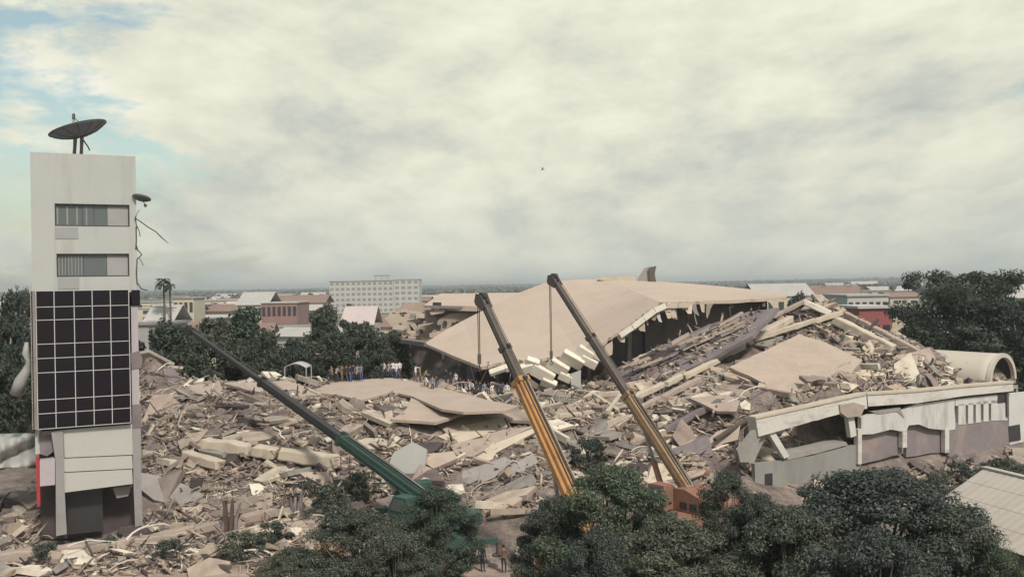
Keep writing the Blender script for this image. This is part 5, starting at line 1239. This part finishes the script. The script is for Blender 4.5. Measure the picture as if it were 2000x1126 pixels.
# two palms on the skyline
for px, py, hw, lb in ((319, 541, 11, 'taller palm on the skyline right of the tower'), (331, 550, 8, 'shorter palm right beside the taller palm')):
    Y = 210; q = P(px, py, Y); root = empty('palm_tree', (q.x, q.y, 0)); tag(root, lb, 'palm')
    mb = MB(); mb.tube([(0, 0, -.2), (0.2, 0, q.z * 0.5), (0, 0, q.z - 0.8)], [0.3, 0.24, 0.2], 7); mb.build('trunk', 'bark', root)
    mb = MB(); r = random.Random(px); R = hw * Y / F_PX * 1.5
    for k in range(26):
        a = r.uniform(0, 6.28); e = r.uniform(-0.5, 1.0); pts = [Vector((0, 0, q.z - 0.8))]
        for s in range(1, 5): pts.append(Vector((R * s / 4 * math.cos(a), R * s / 4 * math.sin(a), q.z - 0.8 + R * (e * s / 4 - 0.75 * (s / 4) ** 2))))
        sdv = Vector((-math.sin(a), math.cos(a), 0)) * 0.3
        mb.add([p - sdv for p in pts] + [p + sdv for p in pts], [(i, i + 1, i + 6, i + 5) for i in range(4)])
    mb.build('crown', 'leaf_dark', root)

# ------------------------------------------------------------------ the town behind
def bldg(name, px0, px1, py0, Y, dep, wall, label, roofmat='roof_far_pale', floors=3, bays=6, pitched=False, z0=0.0, rz=0.0, group=None):
    a, b = P(px0, py0, Y), P(px1, py0, Y); W = b.x - a.x; Hh = (a.z + b.z) / 2 - z0; cx = (a.x + b.x) / 2
    root = empty(name, (cx, Y, z0), rz); tag(root, label, 'building', group)
    eh = Hh * (0.72 if pitched else 1.0)
    mb = MB(); mb.box((-W / 2, 0, -0.3), (W / 2, dep, eh)); mb.build('wall', wall, root)
    mb = MB()
    if pitched:
        o = 0.5
        for s in (0, 1):
            e = [(-W / 2 - o, -o if s == 0 else dep + o, eh - 0.1), (W / 2 + o, -o if s == 0 else dep + o, eh - 0.1), (W / 2 + o, dep / 2, Hh), (-W / 2 - o, dep / 2, Hh)]
            mb.prism(e, (0, 0, 0.15))
    else: mb.box((-W / 2 - 0.3, -0.3, eh), (W / 2 + 0.3, dep + 0.3, eh + 0.35))
    mb.build('roof', roofmat, root)
    fh = eh / floors
    for f in range(floors):
        for k in range(bays):
            x = -W / 2 + W * (k + 0.5) / bays; ww = W / bays * 0.62
            mb = MB(); mb.box((x - ww / 2, -0.06, f * fh + fh * 0.32), (x + ww / 2, -0.003, f * fh + fh * 0.82)); mb.build('window', 'window_dark' if Y < 400 else 'roof_far_grey', root)
    return root
# long white block
hb = bldg('apartment_block', 643, 768, 549, 600, 16, 'wall_far', 'long white block with rows of windows on the far skyline', 'roof_far_grey', 6, 12)
bldg('apartment_block', 769, 818, 546, 602, 18, 'wall_far', 'white wing joined to the right end of the long white block', 'roof_far_pale', 6, 4)
tank = empty('water_tank', (P(745, 545, 604).x, 606, P(745, 545, 604).z)); tag(tank, 'small flat tank on posts above the long white block', 'tank')
q = P(745, 537, 604).z - P(745, 545, 604).z
mb = MB(); mb.box((-5, -2.5, q - 0.6), (5, 2.5, q)); mb.build('tank_body', 'roof_far_grey', tank)
for x in (-4, 0, 4): mb = MB(); mb.box((x - .15, -.15, -0.8), (x + .15, .15, q - 0.6)); mb.build('post', 'wall_far', tank)
bldg('brick_building', 510, 580, 592, 300, 18, 'brick_far', 'low red brick building in the town left of the long white block', 'roof_far_pale', 2, 7)
bldg('cream_building', 462, 522, 571, 330, 20, 'wall_far_cream', 'cream hall left of the red brick building', 'roof_far_pale', 2, 6, True)
bldg('warehouse', 668, 726, 600, 190, 12, 'roof_far_pink', 'pinkish white warehouse right of the round grey tree', 'roof_far_pink', 1, 4, True)
bldg('white_house', 282, 335, 597, 210, 12, 'wall_far', 'white house right of the tower beyond the dark trees', 'roof_far_pale', 2, 6, True)
bldg('white_house', 338, 378, 583, 320, 12, 'wall_far_cream', 'pale house right of the white house beyond the tower', 'roof_far_grey', 2, 4)
bldg('low_wall_house', 262, 335, 634, 122, 6, 'wall_far_grey', 'grey flat wall house directly right of the tower', 'roof_far_grey', 1, 3)
bldg('red_shed', 1678, 1742, 602, 128, 9, 'red_roof', 'red shed beyond the right heap', 'wall_far', 1, 3)
bldg('long_shed', 1478, 1590, 554, 330, 22, 'wall_far_cream', 'long low shed with a white gable beyond the big roof tip', 'roof_far_pale', 1, 6, True)
bldg('white_house', 1655, 1735, 578, 190, 14, 'wall_far', 'white house behind the red shed', 'roof_far_pale', 2, 6)
bldg('white_house', 1955, 2025, 552, 260, 14, 'wall_far', 'white roofed house at the right edge past the huge tree', 'roof_far_pale', 1, 4, True)
# smaller houses: copies with their own place, size and colours
HP = []
for wl, rf, pt in (('wall_far', 'roof_far_pale', True), ('wall_far_cream', 'roof_far_rust', True), ('wall_far', 'roof_far_grey', False), ('wall_far_cream', 'roof_far_pale', False), ('wall_far_grey', 'roof_far_pink', True)):
    W, dp, Hh = 11, 8, 6.0; root = empty('house'); eh = 4.4 if pt else 6.0
    mb = MB(); mb.box((-W / 2, 0, -.3), (W / 2, dp, eh)); mb.build('wall', wl, root); mb = MB()
    if pt:
        for s in (0, 1):
            yy = -.6 if s == 0 else dp + .6; mb.prism([(-W / 2 - .6, yy, eh - .15), (W / 2 + .6, yy, eh - .15), (W / 2 + .6, dp / 2, 6.4), (-W / 2 - .6, dp / 2, 6.4)], (0, 0, .15))
        mb.prism([(-W / 2 + .01, 0, eh), (-W / 2 + .01, dp, eh), (-W / 2 + .01, dp / 2, 6.2)], (W - .02, 0, 0))
    else: mb.box((-W / 2 - .3, -.3, eh), (W / 2 + .3, dp + .3, eh + .3))
    mb.build('roof', rf, root)
    for k in range(3):
        for f in range(1 if pt else 2): mb = MB(); mb.box((-4.2 + 3.2 * k, -.06, 1.2 + 2.7 * f), (-2.6 + 3.2 * k, -.003, 2.6 + 2.7 * f)); mb.build('window', 'window_dark', root)
    mb = MB(); mb.box((4.3, -.06, 0), (5.2, -.003, 2.1)); mb.build('door', 'wood_brown', root); HP.append(root)
desc = ['pale roofed white house', 'rust roofed cream house', 'grey flat roofed white house', 'pale flat roofed cream house', 'pink roofed grey house']
r = random.Random(99); used = [False] * 5; cnt = {}
spots = []
tries = 0
while len(spots) < 170 and tries < 9000:
    tries += 1
    px = r.choice([r.uniform(270, 650), r.uniform(420, 900), r.uniform(1540, 1790), r.uniform(-60, 60), r.uniform(1900, 2040)]); Y = 190 * (7.5 ** r.random())
    x = (px - 1000) / F_PX * Y
    if all(abs(x - a) > 12 or abs(Y - b) > 11 for a, b, _ in spots) and not (600 < px < 830 and 330 < Y < 640): spots.append((x, Y, px))
spots.sort(key=lambda s: s[2])
for i, (x, Y, px) in enumerate(spots):
    k = r.randrange(5)
    if used[k]: o = copy_tree(HP[k])
    else: o, used[k] = HP[k], True
    o.location = (x, Y, 0); o.rotation_euler = (0, 0, r.uniform(-.5, .5)); s = r.uniform(0.8, 1.3) * (1.0 if Y < 420 else 1.5); o.scale = (s * r.uniform(.9, 1.7), s, s * r.uniform(0.75, 1.05))
    where = ('past the left side of the tower' if px < 80 else 'right of the tower' if px < 460 else 'left of the long white block' if px < 640 else 'below the long white block' if px < 830 else 'left of the big roof' if px < 1000
             else 'beyond the right heap' if px < 1820 else 'past the huge spreading tree')
    dist = 'near' if Y < 300 else 'middle distance' if Y < 650 else 'far'
    cnt[(k, where, dist)] = cnt.get((k, where, dist), 0) + 1
    tag(o, '%s in the %s town %s' % (desc[k], {'near': 'nearer', 'middle distance': 'middle', 'far': 'farthest'}[dist], where), 'house', '%s in the %s town %s' % (desc[k] + 's', dist, where))
# town trees: those near enough to tell apart, then the wooded plain as one mass
r = random.Random(17); tn = 0
for i in range(60):
    px = r.choice([r.uniform(265, 860), r.uniform(265, 860), r.uniform(1530, 1800), r.uniform(-70, 60), r.uniform(1930, 2060)]); Y = 150 * (5.5 ** r.random()); x = (px - 1000) / F_PX * Y
    if any(abs(x - a) < 7 and -6 < b - Y < 12 for a, b, _ in spots): pass
    s = r.uniform(0.45, 0.85); tn += 1
    where = ('past the left side of the tower' if px < 80 else 'right of the tower' if px < 460 else 'left of the long white block' if px < 640 else 'below the long white block' if px < 900 else 'beyond the right heap' if px < 1820 else 'past the huge spreading tree')
    tree('town_tree', FAR[i % 3], x, Y, 0, s, r.uniform(0, 6), 'dark tree among the %s town houses %s' % ('nearer' if Y < 320 else 'farther', where), 'tree', '%s town trees %s' % ('nearer' if Y < 320 else 'farther', where), r.uniform(.9, 1.3))
rg = np.random.default_rng(3); n = 60000
Y = 700 * (10 ** rg.random(n)); th = rg.uniform(-0.75, 0.75, n); x = Y * th
cl = np.array([noise.noise(Vector((a / 130, b / 130, 4.0))) for a, b in zip(x, Y)]); keep = cl > 0.02 - np.clip((Y - 2200) / 3000, 0, 0.5)
x, Y, cl = x[keep], Y[keep], cl[keep]; m_ = len(x)
rr_ = np.hypot(x, Y); zb = np.array([min(1, max(0, (q - 1500) / 2500)) * (8 + 16 * noise.noise(Vector((a / 1800, b / 1800, 1.3)))) for a, b, q in zip(x, Y, rr_)])
s = 2.2 + Y / 900; pz = zb + rg.random(m_) ** 0.8 * (5 + 5 * np.clip(cl, 0, .5) * 2) + 0.5
c = np.stack([x, Y, pz], 1); a1 = rg.normal(0, 1, (m_, 3)) * np.array([1, 1, .5]); a1 /= np.linalg.norm(a1, axis=1)[:, None]; a2 = np.cross(a1, rg.normal(0, 1, (m_, 3))); a2 /= np.linalg.norm(a2, axis=1)[:, None]
V = np.stack([c - a1 * s[:, None], c - a2 * s[:, None] * .7, c + a1 * s[:, None], c + a2 * s[:, None] * .7], 1).reshape(-1, 3)
tag(link(bpy.data.objects.new('distant_woodland', np_mesh('distant_woodland', V, np.arange(m_ * 4).reshape(-1, 4), 'leaf_far'))), kind='stuff')

# part-standing tan wing behind the left end of the big roof
wg = empty('ruined_wing'); tag(wg, 'half standing tan wing of the building behind the left of the big roof', 'building')
def wp(name, mat, pix, Y, th):
    mb = MB(); mb.prism([P(x, y, Y) for x, y in pix], (0, th, 0)); return mb.build(name, mat, wg, tri=True)
pts = [P(826, 597, 120), P(860, 573, 133), P(1015, 571, 133), P(1000, 592, 120), P(930, 600, 118)]
mb = MB(); mb.prism(pts, (0, 0, -0.5)); mb.build('roof_slab', 'roof_tan', wg, tri=True)
wp('roof_edge', 'concrete_mauve', [(826, 596), (930, 598), (998, 592), (998, 599), (930, 604), (828, 601)], 118.5, 0.6)
wp('upper_wall', 'slab_tan', [(790, 592), (828, 590), (840, 602), (990, 600), (990, 660), (880, 650), (838, 640), (770, 628), (772, 606)], 124, 0.4)
wp('floor_band', 'cream', [(760, 612), (795, 606), (850, 612), (850, 618), (795, 612), (760, 618)], 122, 0.6)
wp('lower_wall', 'cream', [(750, 620), (772, 612), (850, 618), (862, 632), (846, 668), (800, 662), (768, 640)], 121.5, 0.4)
wp('crumpled_wall', 'concrete_pink', [(858, 622), (880, 612), (940, 606), (940, 630), (900, 640), (870, 655), (850, 668), (840, 655)], 119.5, 0.4)
wp('ground_storey', 'concrete_mauve', [(745, 655), (850, 664), (905, 690), (905, 760), (745, 760)], 122.5, 0.4)
for x0 in (767, 779, 791): wp('column', 'cream', [(x0, 630), (x0 + 5, 630), (x0 + 6, 664), (x0 + 1, 664)], 120.5, 0.4)
for pix in ([(854, 634), (861, 634), (861, 641), (854, 641)], [(798, 632), (806, 640), (812, 650), (804, 648)], [(845, 590), (862, 590), (862, 597), (845, 597)], [(782, 608), (792, 607), (792, 612), (782, 613)]): wp('opening', 'window_dark', pix, 119.2, 0.2)
mb = MB(); q0, q1 = P(765, 662, 119), P(838, 672, 110); mb.bar(q0, q1, 1.2, 0.5); mb.build('dark_eave', 'concrete_mauve', wg)
r = random.Random(44)
for k in range(26):
    x = r.uniform(755, 905); y = r.uniform(603, 660); ww, hh = r.uniform(10, 34), r.uniform(3, 9); t_ = r.uniform(-.25, .25)
    wp(r.choice(['broken_ledge', 'wall_fragment']), r.choice(['cream', 'slab_tan', 'concrete_pink', 'concrete_grey', 'roof_tan']), [(x, y), (x + ww, y + ww * t_), (x + ww * r.uniform(.7, 1), y + ww * t_ + hh), (x + ww * r.uniform(0, .3), y + hh)], r.uniform(117.5, 119), r.uniform(0.3, 1.2))
for k in range(9):
    x = r.uniform(760, 900); y = r.uniform(612, 655); wp('opening', 'window_dark', [(x, y), (x + 7, y + 1), (x + 7, y + 9), (x, y + 8)], 119.15, 0.2)
settle(wg, (-10, 120, 3))
# white canopy on the crest
cn = empty('white_canopy'); tag(cn, 'small white curved canopy standing left of the crowd', 'canopy')
vs = []; c1, c2 = P(556, 716, 95), P(598, 717, 95)
for j in range(2):
    for i in range(9):
        t_ = i / 8; q = c1.lerp(c2, t_); vs.append(q + Vector((0, j * 2.5, 0.4 * math.sin(math.pi * t_))))
mb = MB(); mb.add(vs + [v - Vector((0, 0, .1)) for v in vs], [(i, i + 1, i + 10, i + 9) for i in range(8)] + [(i + 18, i + 27, i + 28, i + 19) for i in range(8)] + [(i, i + 18, i + 19, i + 1) for i in range(8)]); mb.build('cover', 'sheet_grey', cn, True)
for q in (c1, c2, c1 + Vector((0, 2.4, 0)), c2 + Vector((0, 2.4, 0))): mb = MB(); mb.bar((q.x, q.y, hgt(q.x, q.y) - .2), (q.x, q.y, q.z), 0.1, 0.1); mb.build('post', 'sheet_grey', cn)
settle(cn, (c1.x, c1.y, hgt(c1.x, c1.y)))
# tin roofed house at the lower right
R0 = P(1925, 915, 46); rd = Vector((0.28, -0.96, 0)).normalized(); sdv = Vector((-rd.y * -1, 0, 0)); perp = Vector((rd.y, -rd.x, 0)).normalized()
if perp.x > 0: perp = -perp
hs_ = empty('tin_roof_house'); tag(hs_, 'house with a pale tin roof at the bottom right corner', 'house')
RL, RWd, slope = 9.0, 4.2, 0.50
for sg in (1, -1):
    for k in range(4):
        a0, a1 = RWd * k / 4, RWd * (k + 1) / 4 + 0.12
        z0, z1 = -slope * a0 + 0.05, -slope * a1 + 0.05 - 0.035
        pts = [R0 + perp * sg * a0 + Vector((0, 0, z0)), R0 + rd * RL + perp * sg * a0 + Vector((0, 0, z0)), R0 + rd * RL + perp * sg * a1 + Vector((0, 0, z1)), R0 + perp * sg * a1 + Vector((0, 0, z1))]
        # corrugated course
        n = 40; mb = MB(); vs = []
        for i in range(n + 1):
            for e, q0, q1 in ((0, pts[0], pts[1]), (1, pts[3], pts[2])): vs.append(q0.lerp(q1, i / n) + Vector((0, 0, (0.014 if i % 2 else 0) + (0.05 if e else 0))))
        mb.add(vs, [(2 * i, 2 * i + 1, 2 * i + 3, 2 * i + 2) for i in range(n)]); o = mb.build('tin_sheet', 'tin_roof', hs_); so = o.modifiers.new('t', 'SOLIDIFY'); so.thickness = 0.02
mb = MB(); mb.bar(R0 - rd * 0.1 + Vector((0, 0, .08)), R0 + rd * (RL + .1) + Vector((0, 0, .08)), 0.35, 0.08); mb.build('ridge_cap', 'tin_roof', hs_)
mb = MB(); q = [R0 + rd * 0.4 + perp * s * (RWd - .4) + Vector((0, 0, -R0.z)) for s in (1, -1)]; e = [p + Vector((0, 0, R0.z - slope * (RWd - .4) - .12)) for p in q]
mb.prism([q[0], q[1], e[1], R0 + rd * .4 + Vector((0, 0, -.1)), e[0]], rd * (RL - .8)); mb.build('wall', 'annex_white', hs_, tri=True)
mb = MB(); c = R0 + rd * 3 + perp * (RWd - .38); mb.bar((c.x, c.y, 1.0), (c.x, c.y, 2.4), 1.2, 0.06, up=(0, 1, 0)); mb.build('window', 'window_dark', hs_)
settle(hs_, (R0.x, R0.y, 0))

# ------------------------------------------------------------------ people
def person_mesh(seed, pose):
    """one continuous body grown over a posed skeleton, then fingers and face; feet at the origin, facing -Y"""
    r = random.Random(seed)
    st = {'stand': (0.06, 0.05, 0.10), 'walk': (0.20, -0.16, 0.28), 'bend': (0.10, 0.02, 0.0), 'point': (0.06, 0.0, 0.1)}[pose]
    lean = 0.45 if pose == 'bend' else 0.02
    V, E, R = [], [], []
    def add(p, rad, par=None):
        V.append(p); R.append(rad)
        if par is not None: E.append((par, len(V) - 1))
        return len(V) - 1
    def T_(x, y, z):                       # torso lean about the hips
        dz = z - 0.92; return (x, y - math.sin(lean) * dz, 0.92 + math.cos(lean) * dz)
    pel = add((0, 0, 0.93), (0.135, 0.10)); sp = add(T_(0, -0.01, 1.10), (0.125, 0.09), pel); ch = add(T_(0, 0, 1.30), (0.155, 0.105), sp)
    nk = add(T_(0, 0, 1.46), (0.055, 0.055), ch); hd = add(T_(0, -0.02, 1.575), (0.075, 0.09), nk); ht = add(T_(0, -0.01, 1.68), (0.06, 0.07), hd)
    hands = []
    for s in (-1, 1):
        yk = st[0] if s < 0 else st[1]
        hp = add((s * 0.09, 0, 0.88), (0.09, 0.09), pel); kn = add((s * 0.10, -abs(yk) * 0.5 - 0.02, 0.49), (0.062, 0.062), hp)
        ak = add((s * 0.10, -yk if yk > 0 else -yk * 0.9, 0.09), (0.042, 0.042), kn); add((s * 0.11, (-yk) - 0.15, 0.035), (0.045, 0.032), ak)
        shd = add(T_(s * 0.19, 0, 1.40), (0.06, 0.06), ch)
        if pose == 'point' and s > 0: el, wr = T_(s * 0.34, -0.20, 1.36), T_(s * 0.40, -0.44, 1.44)
        elif pose == 'bend': el, wr = T_(s * 0.25, -0.14, 1.17), T_(s * 0.17, -0.40, 1.08)
        else: el, wr = T_(s * 0.25, 0.04, 1.13), T_(s * 0.24, -0.08 - st[2] * (0.5 if s > 0 else -0.2), 0.90)
        ei = add(el, (0.043, 0.043), shd); wi = add(wr, (0.03, 0.03), ei); dr = (Vector(wr) - Vector(el)).normalized()
        pm = add(tuple(Vector(wr) + dr * 0.07), (0.034, 0.02), wi); hands.append((Vector(wr) + dr * 0.07, dr, s))
    me = bpy.data.meshes.new('skeleton'); me.from_pydata(V, E, []); o = bpy.data.objects.new('skeleton', me); COL.objects.link(o)
    o.modifiers.new('skin', 'SKIN'); sv = me.skin_vertices[0].data
    for i, q in enumerate(R): sv[i].radius = q; sv[i].use_root = (i == 0)
    sb = o.modifiers.new('sub', 'SUBSURF'); sb.levels = sb.render_levels = 1
    dg = bpy.context.evaluated_depsgraph_get(); ev = o.evaluated_get(dg); bm_ = bpy.data.meshes.new_from_object(ev)
    mb = MB(); mb.add([v.co for v in bm_.vertices], [tuple(p.vertices) for p in bm_.polygons]); nb = len(mb.f)
    bpy.data.objects.remove(o)
    # fingers
    for c, dr, s in hands:
        sdx = dr.cross(Vector((0, 1, 0.2))).normalized(); fwd = dr.cross(sdx)
        for k, ln in enumerate((0.075, 0.085, 0.08, 0.06)):
            b0 = c + sdx * (k - 1.5) * 0.017 + dr * 0.02; b1 = b0 + dr * ln * 0.55; b2 = b1 + (dr * 0.8 - fwd * 0.5 * s) .normalized() * ln * 0.45; mb.tube([b0, b1, b2], [0.009, 0.008, 0.006], 5)
        b0 = c - dr * 0.02 + sdx * -0.03; mb.tube([b0, b0 - sdx * 0.03 + dr * 0.03, b0 - sdx * 0.03 + dr * 0.06], [0.011, 0.009, 0.007], 5)
    hc = Vector(T_(0, -0.02, 1.6)); mb.tube([hc + Vector((0, -0.07, 0.01)), hc + Vector((0, -0.105, -0.02))], [0.01, 0.018], 5)      # nose
    for s in (-1, 1): mb.tube([hc + Vector((s * 0.07, 0, -0.02)), hc + Vector((s * 0.085, 0.005, 0.0)), hc + Vector((s * 0.075, 0.01, 0.03))], 0.012, 5)  # ears
    ne = len(mb.f)
    for s in (-1, 1): mb.tube([hc + Vector((s * 0.032, -0.075, 0.02)), hc + Vector((s * 0.032, -0.09, 0.02))], 0.011, 6)     # eyes
    mb.tube([hc + Vector((-0.025, -0.085, -0.055)), hc + Vector((0.025, -0.085, -0.055))], 0.007, 5)                      # mouth
    m = mb.mesh('body', True); bpy.data.meshes.remove(bm_)
    for k in range(5): m.materials.append(None)
    wz = [h[0] for h in hands]
    for i, p in enumerate(m.polygons):
        c = p.center; dh = min((c - q).length for q in wz); z = c.z
        hz_ = T_(0, 0, 1.44)[2]
        if i >= ne: mi = 3
        elif i >= nb or dh < 0.13: mi = 0
        elif z > hz_ and abs(c.x) < 0.12: mi = 0
        elif z < 0.085: mi = 4
        elif z < 0.95 and dh > 0.2: mi = 2
        else: mi = 1
        p.material_index = mi
    # hair
    hb = MB(); vs = []
    for j in range(5):
        for k in range(12):
            th = 2 * math.pi * k / 12; ph = j / 4 * 1.7; f = -0.03 if math.sin(th) < -0.5 else 0.0
            vs.append(hc + Vector((0.092 * math.sin(ph) * math.cos(th), 0.015 + 0.105 * math.sin(ph) * math.sin(th), 0.02 + 0.105 * math.cos(ph) - f * (j / 4) * 2.0)))
    hb.add(vs, [(j * 12 + k, j * 12 + (k + 1) % 12, (j + 1) * 12 + (k + 1) % 12, (j + 1) * 12 + k) for j in range(4) for k in range(12)]); hm = hb.mesh('hair', True); hm.materials.append(MATS['hair'])
    return m, hm
PM = {p: person_mesh(k, p) for k, p in enumerate(('stand', 'walk', 'bend', 'point'))}
def person(x, y, z, rz, pose, shirt, trousers, label, grp=None, h=1.68):
    o = bpy.data.objects.new('person', PM[pose][0]); link(o)
    for i, mname in enumerate(('skin', shirt, trousers, 'hair', 'shoe')): o.material_slots[i].link = 'OBJECT'; o.material_slots[i].material = MATS[mname]
    o.location = (x, y, z); o.rotation_euler = (0, 0, rz); s = h / 1.74; o.scale = (s, s, s); tag(o, label, 'person', grp)
    link(bpy.data.objects.new('hair', PM[pose][1]), o)
r = random.Random(6)
crowd = [640, 648, 656, 668, 676, 684, 690, 698, 706, 745, 751, 760, 768, 775, 781, 812, 820, 828, 836, 845, 852]
SHIRT = ['cloth_dark', 'cloth_dark', 'cloth_blue', 'cloth_grey', 'cloth_brown', 'cloth_dark', 'cloth_white', 'cloth_khaki']
cname = {'cloth_dark': 'dark', 'cloth_white': 'white', 'cloth_blue': 'blue', 'cloth_grey': 'grey', 'cloth_brown': 'brown', 'cloth_khaki': 'khaki'}
for k, px in enumerate(crowd):
    fy = (748 - (px - 640) * 0.09 if px < 800 else 742 + (px - 800) * 0.30) + r.uniform(-1.5, 3.5); d_ = ray(px, fy); c_ = Vector((0, 0, CAM_H)); q = c_ + d_ * ((SH_PTS[0] - c_).dot(SH_N) / d_.dot(SH_N))
    x, Y = q.x, q.y; z = max(q.z, hgt(x, Y)) if px < 830 else hgt(x, Y)
    sh_m = 'cloth_white' if px in (751, 768, 775) else r.choice(SHIRT); pose = r.choice(['stand', 'stand', 'walk', 'bend', 'point'])
    person(x, Y, z, r.uniform(-3, 3), pose, sh_m, r.choice(['cloth_dark', 'cloth_dark', 'cloth_blue', 'cloth_brown']), 'person in %s shirt, %s from left in the crowd behind the flat sheet' % (cname[sh_m], ordinal(k)), 'crowd on the heap')
for k, (px, Y, sh_m, pose) in enumerate([(872, 95, 'cloth_dark', 'stand'), (880, 94, 'cloth_dark', 'walk'), (890, 94.5, 'cloth_white', 'stand'), (898, 93, 'cloth_dark', 'bend'), (905, 91.5, 'cloth_dark', 'stand'), (914, 92.5, 'cloth_blue', 'point'), (922, 90.5, 'cloth_white', 'bend'), (930, 91, 'cloth_dark', 'stand'), (937, 92, 'cloth_dark', 'walk'), (946, 90, 'cloth_grey', 'stand'), (954, 90.5, 'cloth_dark', 'bend'), (961, 89.5, 'cloth_white', 'stand'), (970, 90.5, 'cloth_dark', 'stand'), (979, 91, 'cloth_blue', 'bend'), (990, 90, 'cloth_white', 'walk')]):
    x = ray(px, 740).x * Y
    person(x, Y, hgt(x, Y), r.uniform(-2, 2), pose, sh_m, 'cloth_dark', 'person in %s shirt, %s from left under the big roof edge' % (cname[sh_m], ordinal(k)), 'people under the big roof')
for px, Y, sh_m, pose, rz, lb in ((942, 54.5, 'cloth_dark', 'stand', 2.6, 'person in dark clothes standing on the earth path at the bottom edge'), (984, 54.3, 'cloth_brown', 'stand', 3.0, 'person in a brown shirt on the right side of the earth path'),
                            (1012, 54.8, 'cloth_white', 'walk', 1.2, 'person in a white shirt walking right of the earth path'), (1032, 55.5, 'cloth_white', 'stand', 0.5, 'person in a white shirt standing farthest right at the bottom edge')):
    x = ray(px, 1100).x * Y
    person(x, Y, max(0.05, hgt(x, Y)), rz, pose, sh_m, 'cloth_dark', lb, 'people on the earth path')
# a bird in the sky
bd = P(1060, 331, 90); mb = MB()
mb.tube([bd + Vector((-0.22, 0, 0)), bd + Vector((-0.05, 0, 0.02)), bd + Vector((0.12, 0, 0.02)), bd + Vector((0.3, 0, 0.03))], [0.03, 0.08, 0.07, 0.02], 8)
for s in (-1, 1): mb.prism([bd + Vector((-0.08, 0, 0.03)), bd + Vector((0.1, 0, 0.03)), bd + Vector((0.06, s * 0.25, 0.2)), bd + Vector((-0.08, s * 0.55, 0.12)), bd + Vector((-0.12, s * 0.3, 0.17))], (0, 0, 0.015))
o = mb.build('bird', 'bird_white', None); tag(o, 'small pale bird flying in the middle of the sky', 'bird')

# ------------------------------------------------------------------ air
mb = MB(); mb.box((-15500, -900, -2), (15500, 15500, 48)); hzb = mb.build('haze', 'skin', None)
hm, t, b_ = node_mat('haze'); t.nodes.remove(b_)
pv = t.nodes.new('ShaderNodeVolumePrincipled'); pv.inputs['Color'].default_value = (0.86, 0.9, 0.92, 1); pv.inputs['Density'].default_value = 0.00028; pv.inputs['Anisotropy'].default_value = 0.2
t.links.new(pv.outputs[0], t.nodes['Material Output'].inputs['Volume'])
hzb.data.materials[0] = hm; tag(hzb, kind='stuff')
